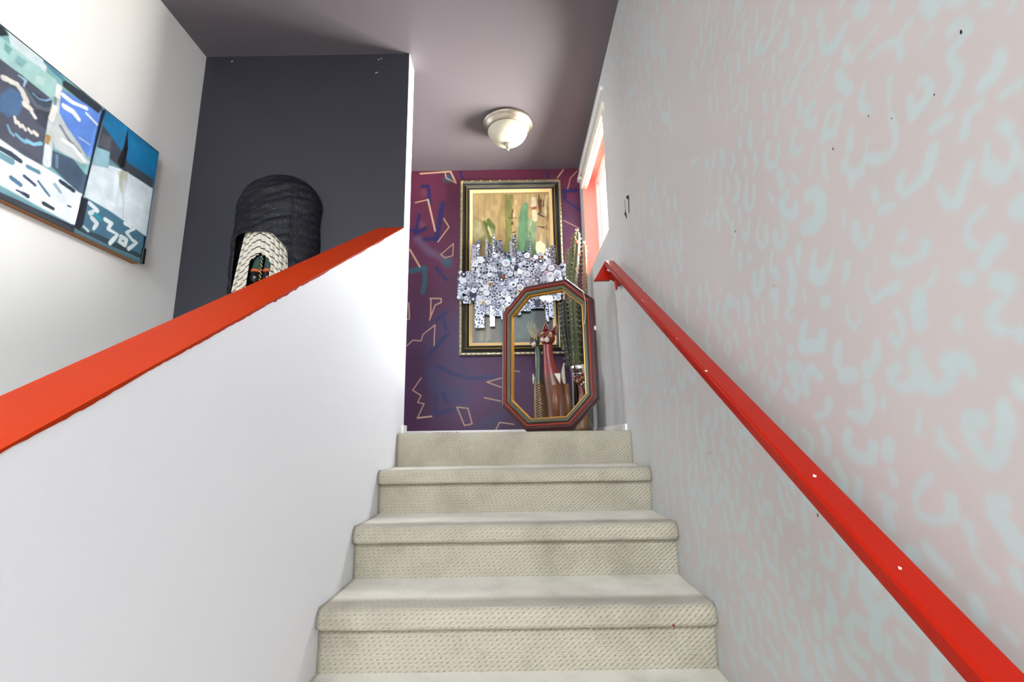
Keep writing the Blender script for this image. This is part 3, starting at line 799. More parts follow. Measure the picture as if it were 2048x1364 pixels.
def slab(pts, ya_, yb_):
    n = len(pts)
    v = [(x, ya_, z) for x, z in pts] + [(x, yb_, z) for x, z in pts]
    f = [tuple(range(n)), tuple(range(2 * n - 1, n - 1, -1))] + [(i, n + i, n + (i + 1) % n, (i + 1) % n) for i in range(n)]
    return v, f


obj('bracket', *slab([(0.454, 2.256), (0.473, 2.232), (0.459, 2.208), (0.511, 2.183), (0.513, 2.16), (0.507, 2.113), (0.499, 2.113), (0.496, 2.157), (0.479, 2.167), (0.472, 2.158), (0.396, 2.158)], 2.235, 2.262), M['red'], hr, bevel=.003)
box('wall_plate', 0.510, XR, 2.225, 2.272, 2.135, 2.20, M['red'], hr, bevel=.003)
for y in (-0.1,):
    zb = railz(y) - th
    obj('bracket', *tube(smoothpath([(XR - .004, y, zb - .075), (0.505, y, zb - .07), (0.472, y, zb - .045), (0.467, y, zb + .004)], 5), .007, 10), M['red'], hr, smooth=True)
    obj('wall_plate', *tube([(XR - .006, y, zb - .075), (XR, y, zb - .075)], .026, 16), M['red'], hr)
for y, x, r in ((0.785, 0.466, .0035), (0.632, 0.463, .0025), (1.12, 0.447, .004), (1.62, 0.449, .003), (1.72, 0.486, .004), (1.30, 0.447, .002), (1.6, 0.452, .002)):
    z = railz(y) + .0007
    obj('paint_chip', [(x - r, y - r * .6, z - r * .38), (x, y - r, z - r * .63), (x + r, y, z), (x, y + r, z + r * .63)], [(0, 1, 2, 3)], M['chip'], hr)

# ------------------------------------------------------------------ ceiling lamp
lc = (-0.015, 2.86, CZ)
lp = empty('ceiling_lamp', lc, 'flush round ceiling lamp with nickel ring and frosted glass bowl', 'ceiling lamp')
obj('ring', *lathe(lc, [(.150, 0), (.168, -.002), (.170, -.012), (.163, -.024), (.153, -.028), (.151, -.038), (.141, -.044), (.137, -.054), (.128, -.056), (.120, -.05)], 56), M['nickel'], lp, smooth=True)
dome = [(.131 * math.cos(a) ** 0.9, -.05 - .095 * math.sin(a)) for a in np.linspace(0, math.pi / 2 - .02, 16)]
obj('glass_bowl', *lathe(lc, dome, 48), mat('frosted_glass', (0.40, 0.375, 0.30, 1), 0.5, spec=0.15, emit=(1, 0.93, 0.78, 1), estr=0.05), lp, smooth=True)
obj('finial', *lathe(lc, [(.004, -.140), (.021, -.143), (.023, -.150), (.017, -.158), (.010, -.166), (.009, -.172), (.013, -.178), (.012, -.185), (.006, -.192), (.003, -.197)], 24), M['nickel'], lp, smooth=True)

# ------------------------------------------------------------------ framed painting with mosaic
fr = empty('framed_collage', (0.0, YB, 2.0), 'tall ornate framed painting with a silver mosaic collage across its middle', 'painting')
FX0, FX1, FZ0, FZ1 = -0.385, 0.383, 1.998, 3.352
rect = [(FX0, FZ0), (FX1, FZ0), (FX1, FZ1), (FX0, FZ1)]


def inset(poly, d):
    n = len(poly)
    out = []
    for i in range(n):
        p0, p1, p2 = Vector(poly[i - 1]), Vector(poly[i]), Vector(poly[(i + 1) % n])
        e1, e2 = (p1 - p0).normalized(), (p2 - p1).normalized()
        n1, n2 = Vector((-e1.y, e1.x)), Vector((-e2.y, e2.x))
        k = d / (1 + n1.dot(n2))
        out.append(tuple(p1 + (n1 + n2) * k))
    return out


def mould(poly, prof, place):
    """mitred moulding: prof = [(inset, height)], place(x, z, h) -> world"""
    rings = [[place(x, z, h) for x, z in inset(poly, d)] for d, h in prof]
    v, f = loft(rings, False, False)
    n = len(poly)
    k = len(rings) - 1
    f += [(k * n + i, k * n + (i + 1) % n, (i + 1) % n, i) for i in range(n)]
    return v, f


def onwall(x, z, h): return (x, YB - .002 - h, z)


gold = mat('aged_gold', RGB(176, 150, 72), 0.32, metal=0.85, bump=0.5, bscale=90, var=0.25, vscale=40)
silv = mat('worn_silver_gilt', RGB(190, 186, 160), 0.30, metal=0.9, bump=0.6, bscale=110, var=0.35, vscale=50)
blk = mat('black_lacquer', RGB(30, 30, 28), 0.25, var=0.3, vscale=10)
lin_ = mat('gilt_liner', RGB(224, 190, 132), 0.45, bump=0.1)
obj('outer_moulding', *mould(rect, [(0, 0), (0, .030), (.006, .040), (.016, .042), (.022, .034), (.022, 0)], onwall), silv, fr)
obj('black_cove', *mould(rect, [(.021, 0), (.021, .036), (.028, .034), (.036, .026), (.044, .024), (.050, .030), (.050, 0)], onwall), blk, fr)
obj('gold_bead', *mould(rect, [(.048, 0), (.048, .031), (.051, .034), (.054, .031), (.054, 0)], onwall), gold, fr)
obj('inner_cove', *mould(rect, [(.053, 0), (.053, .030), (.062, .027), (.072, .020), (.072, 0)], onwall), blk, fr)
obj('gilt_liner', *mould(rect, [(.071, 0), (.071, .022), (.076, .024), (.082, .019), (.094, .012), (.094, 0)], onwall), lin_, fr)
mb = MB()                               # carved leaf relief along the rim
per = []
for (xa, za), (xb, zb) in zip(rect, rect[1:] + rect[:1]):
    L = math.hypot(xb - xa, zb - za)
    nn = int(L / .034)
    dx, dz = (xb - xa) / L, (zb - za) / L
    nx, nz = -dz, dx
    for i in range(nn):
        s = (i + .5) * L / nn
        cx, cz = xa + dx * s + nx * .011, za + dz * s + nz * .011
        sg = 1 if i % 2 else -1
        pts = []
        for tt, ww in ((-1, 0), (-.4, .6), (.3, .7), (1, 0), (.3, -.5), (-.4, -.6)):
            a = tt * .014
            b = ww * .007 + sg * tt * .006
            pts.append((cx + dx * a + nx * b, cz + dz * a + nz * b))
        base = [onwall(x, z, .038) for x, z in pts]
        top = onwall(cx, cz, .049)
        mb.add(base + [top], [(j, (j + 1) % 6, 6) for j in range(6)])
obj('carved_leaves', mb.v, mb.f, gold, fr)['kind'] = 'stuff'
us = np.arange(FX0 + .08, FX1 - .08, .003)
vs = np.arange(FZ0 + .08, FZ1 - .08, .003)
U, V = np.meshgrid(us, vs, indexing='ij')
cp = np.ones(U.shape + (3,)) * np.array(RGB(160, 136, 92)[:3])
paint_list(cp, us, vs, """P|176 150 100|2.9|-294 3265 318 3260 278 2007 -292 2015
P|186 160 112|17.5|-283 3252 -72 3249 -119 2958 -277 2902
P|150 140 86|11.4|-277 3067 -195 3018 -152 2853 -277 2775
P|184 176 130|8.5|-277 3055 -228 3018 -201 2924 -277 2855
S|205 190 145|4.0|-272 3126 -228 3089 -206 3042
P|96 110 50|4.0|-211 3024 -167 3053 -118 2981 -130 2899 -160 2842 -184 2924
P|140 150 90|2.8|-154 2982 -130 2946 -125 2864 -147 2842
S|214 204 160|3.4|-195 3047 -173 2982 -152 2911
P|132 132 74|2.9|-44 3242 17 3241 8 3014 -7 2753 -61 2754 -53 2956
S|206 178 92|4.0|-52 3051 -47 2956 -54 2863
S|190 140 60|5.6|-51 2910 -55 2805
P|188 162 110|2.3|17 3241 95 3240 70 3096 50 2896 42 2752 -7 2753 8 3014
S|120 84 50|5.2|15 3121 3 3050
S|90 70 54|5.7|-19 3050 36 3049
S|228 208 150|4.0|20 3085 25 3026
S|216 190 130|4.0|39 3192 26 3097
S|116 76 60|6.2|7 2932 29 2937
S|238 226 190|3.9|18 2920 11 2850
S|60 56 50|4.5|8 3020 8 3002
P|196 170 118|2.9|95 3246 306 3242 285 2748 182 2721 122 2953 92 3096
P|108 152 112|2.3|105 3179 132 3164 127 2942 150 2733 37 2769 47 2896 58 3049 76 3132
P|146 176 128|5.1|127 3048 189 3011 179 2836 198 2732 144 2727 126 2895
S|116 80 50|11.6|214 3232 218 3153 219 3094
S|80 60 44|5.8|233 3225 227 3177
S|232 222 190|17.4|172 3202 171 3154
S|170 90 56|7.5|164 3124 187 3130
S|238 226 186|20.0|175 3094 179 3035
S|140 60 40|3.4|153 3107 157 3059
S|220 214 190|2.8|152 3047 145 2982
S|84 74 56|4.6|202 3082 251 3051
S|96 84 64|3.9|194 2982 243 2969
S|150 160 160|3.9|188 2976 197 2894
S|230 216 170|5.2|272 3225 259 3153 262 3069
S|140 106 60|4.1|256 3231 242 3141
S|214 196 150|6.7|225 2917 218 2858
S|150 126 80|4.0|280 3128 264 2951
S|232 224 190|16.7|223 2829 232 2777
S|110 100 80|2.8|190 2836 210 2749
S|130 140 140|4.5|263 2893 271 2800
P|96 92 74|16.2|-293 2559 295 2549 278 2007 -292 2015
P|50 64 60|16.2|-111 2556 295 2549 278 2007 -85 2012
P|140 132 100|13.3|-240 2364 -197 2363 -204 2120 -240 2094
P|150 140 110|8.0|-187 2336 -155 2308 -167 2120 -198 2099
P|84 104 96|15.9|14 2333 156 2330 146 2115 10 2117
P|30 34 34|10.7|175 2440 292 2438 280 2059 155 2061""", 0.006)
cp *= (0.50 + 0.24 * vnoise(U * 2.5, V, 22, 4))[..., None]
fastgrid('canvas', np.stack([U, np.full(U.shape, YB - .012), V], -1), paint_mat('oil_paint', 0.35, 0.35, 70, 0.5), fr, colors=cp, flip=False)

# mosaic: thin shards of patterned mirror, enamel and foil
def shard_mat(name, c1, c2, rough, metal, scale, edge):
    m = mat(name, c1, rough, metal)
    nt = m.node_tree
    tc = nt.nodes.new('ShaderNodeTexCoord')
    vo = nt.nodes.new('ShaderNodeTexVoronoi')
    vo.feature = 'DISTANCE_TO_EDGE'
    vo.inputs['Scale'].default_value = scale
    nt.links.new(tc.outputs['Object'], vo.inputs['Vector'])
    rp = nt.nodes.new('ShaderNodeValToRGB')
    rp.color_ramp.interpolation = 'CONSTANT'
    rp.color_ramp.elements[0].color = c2
    rp.color_ramp.elements[1].color = c1
    rp.color_ramp.elements[1].position = edge
    nt.links.new(vo.outputs['Distance'], rp.inputs[0])
    nt.links.new(rp.outputs[0], nt.nodes['Principled BSDF'].inputs['Base Color'])
    return m


def shard_set(pre, k):
    return [shard_mat(pre + '_silver', RGB(150, 156, 172), RGB(214, 217, 222), .2, .85, k, .16),
            shard_mat(pre + '_white', RGB(222, 224, 230), RGB(60, 68, 104), .35, 0, k, .12),
            shard_mat(pre + '_slate', RGB(78, 90, 128), RGB(190, 196, 208), .3, .2, k * 1.2, .14),
            shard_mat(pre + '_navy', RGB(28, 32, 58), RGB(184, 190, 202), .3, .2, k * 1.2, .13),
            shard_mat(pre + '_etched', RGB(168, 174, 188), RGB(30, 34, 54), .2, .5, k * 1.3, .10),
            mat(pre + '_cream', RGB(196, 190, 156), .4), mat(pre + '_teal', RGB(30, 98, 116), .3), mat(pre + '_copper', RGB(140, 80, 54), .3, .8)]


SM = [mat('shard_silver', RGB(176, 182, 196), .22, .7, var=.2, vscale=2), mat('shard_white', RGB(214, 217, 224), .35),
      shard_mat('shard_slate', RGB(74, 88, 130), RGB(200, 205, 216), .3, .1, 2.6, .10), mat('shard_navy', RGB(30, 34, 60), .3),
      shard_mat('shard_etched', RGB(190, 195, 206), RGB(44, 50, 78), .25, .3, 2.4, .09),
      mat('shard_cream', RGB(196, 190, 156), .4), mat('shard_teal', RGB(30, 98, 116), .3), mat('shard_copper', RGB(140, 80, 54), .3, .6)]
CONTRAST = [3, 2, 1, 1, 2, 7, 1, 1]
SMT = shard_set('shard_strip', 42)
SMW = [16, 30, 20, 14, 16, 2, 1, 1]


def shard_mesh(n, sx=1.0, jit=0.0, rim=True):
    a0 = random.random() * 6.28
    pts = [((1 + random.uniform(-jit, jit)) * math.cos(a0 + 2 * math.pi * i / n) * sx, (1 + random.uniform(-jit, jit)) * math.sin(a0 + 2 * math.pi * i / n)) for i in range(n)]
    v = [(x, 0, z) for x, z in pts] + [(x, -.12, z) for x, z in pts]
    k = 2 * n
    f = [tuple(n + i for i in range(n))] + [(i, (i + 1) % n, n + (i + 1) % n, n + i) for i in range(n)]
    if rim:                             # raised boss in the middle
        v += [(x * .5, -.12, z * .5) for x, z in pts] + [(x * .38, -.22, z * .38) for x, z in pts]
        f = f[1:] + [(n + i, n + (i + 1) % n, 2 * n + (i + 1) % n, 2 * n + i) for i in range(n)] + [(2 * n + i, 2 * n + (i + 1) % n, 3 * n + (i + 1) % n, 3 * n + i) for i in range(n)] + [tuple(3 * n + i for i in range(n))]
    me = bpy.data.meshes.new('mosaic_piece')
    me.from_pydata(v, [], f)
    me.update()
    me.materials.append(SM[0])
    me.materials.append(SM[3])
    if rim:
        for p_ in me.polygons:
            if n * 2 <= p_.index < n * 3 + 1: p_.material_index = 1
    return me


SHAPES = [shard_mesh(6, 1, .05), shard_mesh(12, 1, 0), shard_mesh(4, .9, .15, False), shard_mesh(5, 1, .2, False), shard_mesh(4, 1, .05), shard_mesh(7, .9, .15), shard_mesh(12, .9, 0, False)]


def mos(tx, tz):                        # collage layout on the picture plane
    return (-0.4475 + tx * 0.000530, 2.888 - tz * 0.000551)


def shard(me, x, z, s, lift, mi, ry=0.0, tilt=0.2):
    o = bpy.data.objects.new('mosaic_piece', me)
    COL.objects.link(o)
    o.parent = fr
    o.location = Vector((x, YB - lift, z)) - WL[fr.name]
    o.rotation_euler = (random.uniform(-tilt, tilt), ry, random.uniform(-tilt, tilt))
    o.scale = (s, s, s)
    o.material_slots[0].link = 'OBJECT'
    o.material_slots[0].material = SM[mi]
    o.material_slots[1].link = 'OBJECT'
    o.material_slots[1].material = SM[CONTRAST[mi]]
    return o


outl = [(110, 850), (140, 500), (290, 480), (400, 290), (620, 240), (900, 230), (1100, 280), (1300, 270), (1440, 430), (1610, 440), (1630, 610), (1540, 820), (1450, 900), (1300, 960), (1090, 1000), (900, 1070), (720, 1080), (600, 1090), (460, 1050), (350, 890), (190, 910)]


def inpoly(x, y, poly):
    c = False
    for (x0, y0), (x1, y1) in zip(poly, poly[1:] + poly[:1]):
        if (y0 > y) != (y1 > y) and x < (x1 - x0) * (y - y0) / (y1 - y0) + x0: c = not c
    return c


bx, bz = zip(*[mos(*p) for p in outl])
obj('collage_ground', *slab(list(zip(bx, bz))[::-1], YB - .050, YB - .0475), SMT[3], fr)
pp = []
tries = 0
while len(pp) < 215 and tries < 20000:
    tries += 1
    x, y = random.uniform(90, 1640), random.uniform(220, 1100)
    md = 48 if len(pp) < 150 else 36
    if inpoly(x, y, outl) and all((x - a) ** 2 + (y - b) ** 2 > md * md for a, b in pp): pp.append((x, y))
for i, (tx, ty) in enumerate(pp):
    x, z = mos(tx, ty)
    s = random.uniform(.014, .023) if random.random() < .8 else random.uniform(.024, .030)
    shard(random.choice(SHAPES), x, z, s, .052 + random.uniform(0, .020), random.choices(range(8), SMW)[0], random.uniform(0, 6.28))


def strip(pts, mi, lift):
    p = [mos(*q) for q in pts]
    n = len(p)
    ar = sum(p[i][0] * p[(i + 1) % n][1] - p[(i + 1) % n][0] * p[i][1] for i in range(n))
    if ar < 0: p = p[::-1]
    obj('mosaic_strip', *slab(p, YB - lift - .003, YB - lift), SMT[mi], fr)


def bar(x, y0_, y1_, w, mi, lift=.054, w2=None):
    w2 = w if w2 is None else w2
    strip([(x - w2 / 2, y0_), (x + w2 / 2, y0_), (x + w / 2, y1_), (x - w / 2, y1_)], mi, lift)


for a in ((315, 120, 480, 70, 0), (380, 60, 400, 44, 1), (500, 40, 260, 34, 0), (545, 115, 300, 62, 4), (600, -20, 340, 44, 1, .056, 22), (672, 62, 240, 92, 4), (833, 80, 290, 34, 0), (882, -10, 290, 54, 4), (988, 222, 360, 165, 4), (1095, -60, 300, 50, 4, .058, 5), (1345, 190, 470, 60, 1), (1418, 150, 500, 62, 4), (400, 880, 1265, 130, 3, .056), (470, 860, 1080, 90, 1), (570, 940, 1245, 62, 0), (640, 980, 1110, 90, 4), (705, 900, 1150, 36, 2), (790, 930, 1060, 110, 2), (930, 1000, 1100, 60, 1), (1030, 960, 1050, 120, 4), (1180, 880, 1015, 180, 4), (1308, 880, 1190, 44, 3), (1360, 830, 1140, 76, 2), (1408, 790, 912, 58, 5), (1540, 440, 640, 150, 4), (150, 560, 860, 100, 1), (230, 700, 935, 110, 4), (380, 385, 480, 90, 0)):
    bar(*a)
strip([(1190, 100), (1240, 75), (1310, 130), (1320, 230), (1260, 300), (1195, 270), (1175, 180)], 5, .050)

# ------------------------------------------------------------------ octagonal frame leaning on the landing
phi, al, rho = 0.4393, 0.0892, 0.0278
tt = Vector((math.cos(phi), -math.sin(phi), 0))
nn_ = Vector((-math.sin(phi), -math.cos(phi), 0))
uu = Vector((0, 0, 1)) * math.cos(al) - nn_ * math.sin(al)
t2 = tt * math.cos(rho) + uu * math.sin(rho)
u2 = uu * math.cos(rho) - tt * math.sin(rho)
nf = t2.cross(u2)
if nf.dot(nn_) < 0: nf = -nf
oc = Vector((0.179, 2.50, 1.8500))
oa, ob, oH, oh = 0.2617, 0.1225, 0.3972, 0.2584
octo = [(-ob, -oH), (ob, -oH), (oa, -oh), (oa, oh), (ob, oH), (-ob, oH), (-oa, oh), (-oa, -oh)]


def onoct(x, z, h): return tuple(oc + t2 * x + u2 * z + nf * h)


of = empty('octagonal_frame', (0.179, 2.45, LAND), 'empty octagonal wooden frame in maroon, orange and green standing on the landing', 'frame')
maroon = mat('maroon_lacquer', RGB(58, 22, 25), 0.3, var=0.2, vscale=14)
rust = mat('rust_orange_lacquer', RGB(118, 34, 16), 0.3, var=0.15, vscale=10)
olive = mat('olive_grey_lacquer', RGB(76, 76, 60), 0.28, var=0.12, vscale=12)
obj('outer_band', *mould(octo, [(0, -.020), (0, .006), (.004, .012), (.012, .016), (.018, .016), (.018, -.020)], onoct), maroon, of)
obj('purple_line', *mould(octo, [(.0175, 0), (.0175, .0170), (.0205, .0170), (.0205, 0)], onoct), mat('dark_plum_line', RGB(58, 26, 44), .35), of)
obj('orange_band', *mould(octo, [(.020, -.018), (.020, .020), (.024, .024), (.030, .024), (.034, .018), (.034, -.018)], onoct), rust, of)
obj('black_line', *mould(octo, [(.0335, 0), (.0335, .015), (.0365, .015), (.0365, 0)], onoct), blk, of)
obj('green_band', *mould(octo, [(.036, -.016), (.036, .018), (.041, .026), (.048, .027), (.055, .022), (.058, .012), (.058, -.016)], onoct), olive, of)
obj('gilt_edge', *mould(octo, [(.0575, -.012), (.0575, .012), (.061, .013), (.064, .009), (.064, -.012)], onoct), mat('gilt', RGB(196, 140, 52), .35, metal=.5), of)
cord = smoothpath([onoct(.205, .322, .004), onoct(.213, .30, .030), onoct(.222, .27, .030), onoct(.226, .22, .031), onoct(.222, .16, .030), onoct(.214, .12, .031)], 6)
obj('hanging_cord', *tube(cord, .0014, 6), mat('pale_cord', RGB(206, 192, 160), .8), of, smooth=True)
obj('knot', *ball(onoct(.2630, .10, .008), .006, .008, .012, 10, 8), M['chip'], of, smooth=True)

# ------------------------------------------------------------------ carved cats
YC_ = 2.95


def cm(u, v): return (.217 + (u - 1095) * .0030, 2.110 + (650 - v) * .00312)      # layout of the cats on the plane they stand in


def tile(tx, ty): return cm(1040 + tx / 5.244, 620 + ty / 5.244)


def vcol_mat(name, stops, rough=0.35, zlo=1.45, zhi=2.15, streak=0.4):
    """paint that changes along the carved figure's height (real paint bands), with brushed streaks"""
    m = mat(name, (1, 1, 1, 1), rough, bump=0.4, bscale=60)
    nt = m.node_tree
    tc = nt.nodes.new('ShaderNodeTexCoord')
    sp = nt.nodes.new('ShaderNodeSeparateXYZ')
    nt.links.new(tc.outputs['Object'], sp.inputs[0])
    mr = nt.nodes.new('ShaderNodeMapRange')
    mr.inputs[1].default_value = zlo - LAND
    mr.inputs[2].default_value = zhi - LAND
    nt.links.new(sp.outputs[2], mr.inputs[0])
    rp = nt.nodes.new('ShaderNodeValToRGB')
    while len(rp.color_ramp.elements) < len(stops): rp.color_ramp.elements.new(0.5)
    for e, (p, c) in zip(rp.color_ramp.elements, stops):
        e.position, e.color = p, c
    nt.links.new(mr.outputs[0], rp.inputs[0])
    mp = nt.nodes.new('ShaderNodeMapping')
    mp.inputs['Scale'].default_value = (90, 90, 7)
    nt.links.new(tc.outputs['Object'], mp.inputs[0])
    nz = nt.nodes.new('ShaderNodeTexNoise')
    nz.inputs['Detail'].default_value = 3
    nt.links.new(mp.outputs[0], nz.inputs['Vector'])
    mx = nt.nodes.new('ShaderNodeMix')
    mx.data_type = 'RGBA'
    mx.blend_type = 'OVERLAY'
    mx.inputs[0].default_value = streak
    nt.links.new(rp.outputs[0], mx.inputs[6])
    nt.links.new(nz.outputs['Fac'], mx.inputs[7])
    nt.links.new(mx.outputs[2], nt.nodes['Principled BSDF'].inputs['Base Color'])
    return m


eyew = mat('cat_eye_yellow', RGB(206, 176, 70), .3)
pupil = mat('cat_pupil', RGB(16, 14, 12), .2)
muz = mat('cat_muzzle_white', RGB(196, 184, 166), .4)
earpink = mat('cat_ear_rim', RGB(150, 112, 106), .45)


def cat(name, label, secs, y, head, mats, ears, eyes, muzz, nose=None, extra=None):
    cx = tile(*secs[0][:2])[0]
    root = empty(name, (cx, y, LAND), label, 'cat figurine', 'carved wooden cats on the landing')
    S = smoothpath([(tile(a, b)[0], tile(a, b)[1], w * .000572, d) for a, b, w, d in secs], 5)
    rings = [ring((s[0], y, s[1]), max(s[2], .002), max(s[2], .002) * s[3], 24) for s in S]
    obj('body', *loft(rings), mats['body'], root, smooth=True)
    hx, hz = tile(*head[:2])
    hr_ = head[2] * .000572
    hd = obj('head', *ball((hx, y - .012, hz), hr_, hr_ * 1.0, hr_ * .92, 22, 14), mats['head'], root, smooth=True)
    for (bx0, by0), (bx1, by1), (tx, ty) in ears:
        a, b, c = tile(bx0, by0), tile(bx1, by1), tile(tx, ty)
        mx_, mz_ = (a[0] + b[0]) / 2, (a[1] + b[1]) / 2
        v = [(a[0], y - .012, a[1]), (b[0], y - .012, b[1]), (mx_, y + .022, mz_), (mx_ * .8 + c[0] * .2, y - .030, mz_ * .8 + c[1] * .2), (c[0], y, c[1])]
        e = obj('ear', v, [(0, 3, 4), (3, 1, 4), (1, 2, 4), (2, 0, 4), (0, 2, 1, 3)], mats['head'], hd)
        for q in (a, b):
            obj('ear_rim', *tube([(q[0], y - .015, q[1]), ((q[0] + c[0]) / 2 * 1.0, y - .012, (q[1] + c[1]) / 2), (c[0], y - .002, c[1])], [.0035, .0032, .002], 6), earpink, hd, smooth=True)
    for ex, ey, r in eyes:
        x, z = tile(ex, ey)
        r *= .000572
        dy = math.sqrt(max(hr_ ** 2 - (x - hx) ** 2 - ((z - hz) / .92) ** 2, 1e-6))
        e = obj('eye', *ball((x, y - .012 - dy + r * .3, z), r, r * .6, r * .8, 14, 8), eyew, hd, smooth=True)
        obj('pupil', *ball((x, y - .012 - dy - r * .1, z), r * .45, r * .35, r * .55, 10, 6), pupil, hd, smooth=True)
    for ex, ey, r in muzz:
        x, z = tile(ex, ey)
        r *= .000572
        dy = math.sqrt(max(hr_ ** 2 - (x - hx) ** 2 - ((z - hz) / .92) ** 2, 1e-6))
        obj('muzzle', *ball((x, y - .012 - dy + r * .1, z), r, r, r, 14, 8), muz, hd, smooth=True)
    if nose:
        x, z = tile(*nose[:2])
        r = nose[2] * .000572
        obj('nose', *ball((x, y - .014 - hr_ * 1.02, z), r, r, r * .8, 10, 8), pupil, hd, smooth=True)
    return root


redb = vcol_mat('red_cat_paint', [(0, RGB(88, 50, 32)), (.36, RGB(96, 56, 36)), (.46, RGB(96, 50, 38)), (.52, RGB(118, 36, 32)), (.75, RGB(116, 32, 30)), (1, RGB(40, 20, 20))])
redh = mat('red_cat_head_paint', RGB(104, 34, 26), .3, bump=.2, var=.35, vscale=30)
c1 = cat('carved_cat', 'tall carved cat with dark red neck and pale pointed tail', [(385, 1262, 128, .75), (385, 1150, 126, .75), (375, 1000, 122, .75), (352, 850, 112, .75), (325, 740, 96, .8), (310, 660, 84, .85), (292, 560, 64, .9), (283, 470, 56, .95), (280, 400, 54, 1), (280, 330, 50, 1)], 2.93, (278, 310, 84), dict(body=redb, head=redh), [((222, 250), (300, 222), (264, 132)), ((322, 235), (372, 285), (388, 160))], [(228, 268, 20), (302, 300, 22)], [(220, 335, 25), (266, 342, 28)], (240, 304, 13))
x, z = tile(440, 762)
tip = tile(452, 560)
obj('tail', *tube([(tile(425, 900)[0], 2.96, tile(425, 900)[1]), (x, 2.955, z), (tile(438, 660)[0], 2.955, tile(438, 660)[1]), (tip[0], 2.955, tip[1])], [.010, .014, .012, .003], 12), muz, c1, smooth=True)
for q, w, m_ in ((((455, 790), (470, 950), (474, 1262)), 34, vcol_mat('haunch_paint', [(0, RGB(104, 72, 42)), (.5, RGB(108, 78, 46)), (1, RGB(140, 100, 60))])), (((345, 800), (348, 950), (352, 1262)), 44, vcol_mat('belly_paint', [(0, RGB(100, 56, 36)), (.4, RGB(116, 68, 44)), (1, RGB(120, 70, 48))]))):
    obj('leg', *tube([(tile(*p)[0], 2.895, tile(*p)[1]) for p in q], [w * .00045, w * .000572, w * .000572], 14), m_, c1, smooth=True)
pt = [tile(330, 690), tile(395, 690), tile(388, 790)]
obj('bib', [(a, 2.86 - .002 * i, b) for i, (a, b) in enumerate(pt)] + [(a, 2.89, b) for a, b in pt], [(0, 2, 1), (0, 1, 4, 3), (1, 2, 5, 4), (2, 0, 3, 5), (3, 4, 5)], muz, c1)
grb = vcol_mat('green_cat_paint', [(0, RGB(104, 78, 48)), (.40, RGB(116, 88, 54)), (.44, RGB(60, 62, 42)), (.5, RGB(52, 66, 48)), (.8, RGB(40, 60, 46)), (1, RGB(30, 32, 28))], streak=.6)
grh = mat('green_cat_head_paint', RGB(58, 62, 50), .3, bump=.2, var=.5, vscale=40)
c2 = cat('carved_cat', 'slim carved cat with dark green neck and striped tan body', [(195, 1262, 76, .8), (195, 1150, 78, .8), (190, 950, 72, .8), (180, 800, 56, .85), (178, 720, 44, .9), (185, 600, 32, 1), (190, 480, 28, 1), (180, 400, 28, 1), (165, 350, 26, 1)], 3.00, (148, 325, 56), dict(body=grb, head=grh), [((170, 290), (205, 300), (184, 176)), ((96, 330), (130, 285), (100, 262))], [(150, 300, 17)], [(132, 355, 29)], (118, 335, 9))
obj('tail', *tube([(tile(132, 760)[0], 3.02, tile(132, 760)[1]), (tile(128, 700)[0], 3.02, tile(128, 700)[1]), (tile(122, 655)[0], 3.02, tile(122, 655)[1])], [.010, .008, .003], 10), muz, c2, smooth=True)
mb = MB()
for i in range(19):                     # carved slanting grooves on the flank
    y_ = 770 + i * 25
    a, b, c_ = tile(140, y_ + 22), tile(190, y_), tile(236, y_ - 26)
    w = .036 + .004 * min(i, 3)
    mb.add(*tube([(a[0], 3.00 - w * .72, a[1]), (b[0], 3.00 - w * .98, b[1]), (c_[0], 3.00 - w * .78, c_[1])], .0022, 6))
obj('flank_stripes', mb.v, mb.f, mat('flank_dark', RGB(104, 72, 46), .5), c2, smooth=True)['kind'] = 'stuff'
brb = vcol_mat('brown_cat_paint', [(0, RGB(120, 90, 60)), (.25, RGB(130, 96, 60)), (.33, RGB(104, 44, 40)), (.6, RGB(96, 40, 36)), (1, RGB(60, 28, 24))])
brh = mat('brown_cat_head_paint', RGB(88, 38, 26), .35, bump=.3, var=.3, vscale=40)
c3 = cat('carved_cat', 'small reddish brown cat with round staring eyes beside the metal pot', [(600, 1262, 70, .8), (605, 1100, 66, .8), (615, 980, 50, .9), (612, 900, 36, 1), (600, 820, 32, 1), (598, 780, 30, 1)], 2.86, (597, 765, 60), dict(body=brb, head=brh), [((530, 775), (556, 725), (533, 728)), ((600, 708), (640, 730), (622, 682))], [(566, 778, 17), (612, 748, 17)], [(600, 808, 12), (622, 792, 15)], (592, 782, 7))
mb = MB()
for i in range(22):                     # dry grass tuft behind the green cat
    a = random.uniform(-1, 1)
    bx0, bz0 = tile(168 + a * 12, 330)
    tx0, tz0 = tile(115 + a * 62 + random.uniform(-15, 15), random.uniform(50, 180))
    mb.add(*tube([(bx0, 3.06, bz0 - .30), (bx0, 3.06, bz0), ((bx0 + tx0) / 2 + random.uniform(-.006, .006), 3.05 + random.uniform(-.01, .01), (bz0 + tz0) / 2), (tx0, 3.05 + random.uniform(-.02, .02), tz0)], [.0014, .0014, .0012, .0006], 4))
gt = empty('dried_grass', (tile(168, 330)[0], 3.06, LAND), 'tuft of pale dried grass standing behind the green cat', 'dried grass')
obj('stalks', mb.v, mb.f, mat('straw', RGB(190, 180, 142), .8), gt)['kind'] = 'stuff'
v, f = lathe((tile(168, 330)[0], 3.06, LAND), [(.022, 0), (.026, .03), (.024, .10), (.014, .17), (.013, .21), (.016, .215)], 20)
obj('vase', v, f, blk, gt, smooth=True)

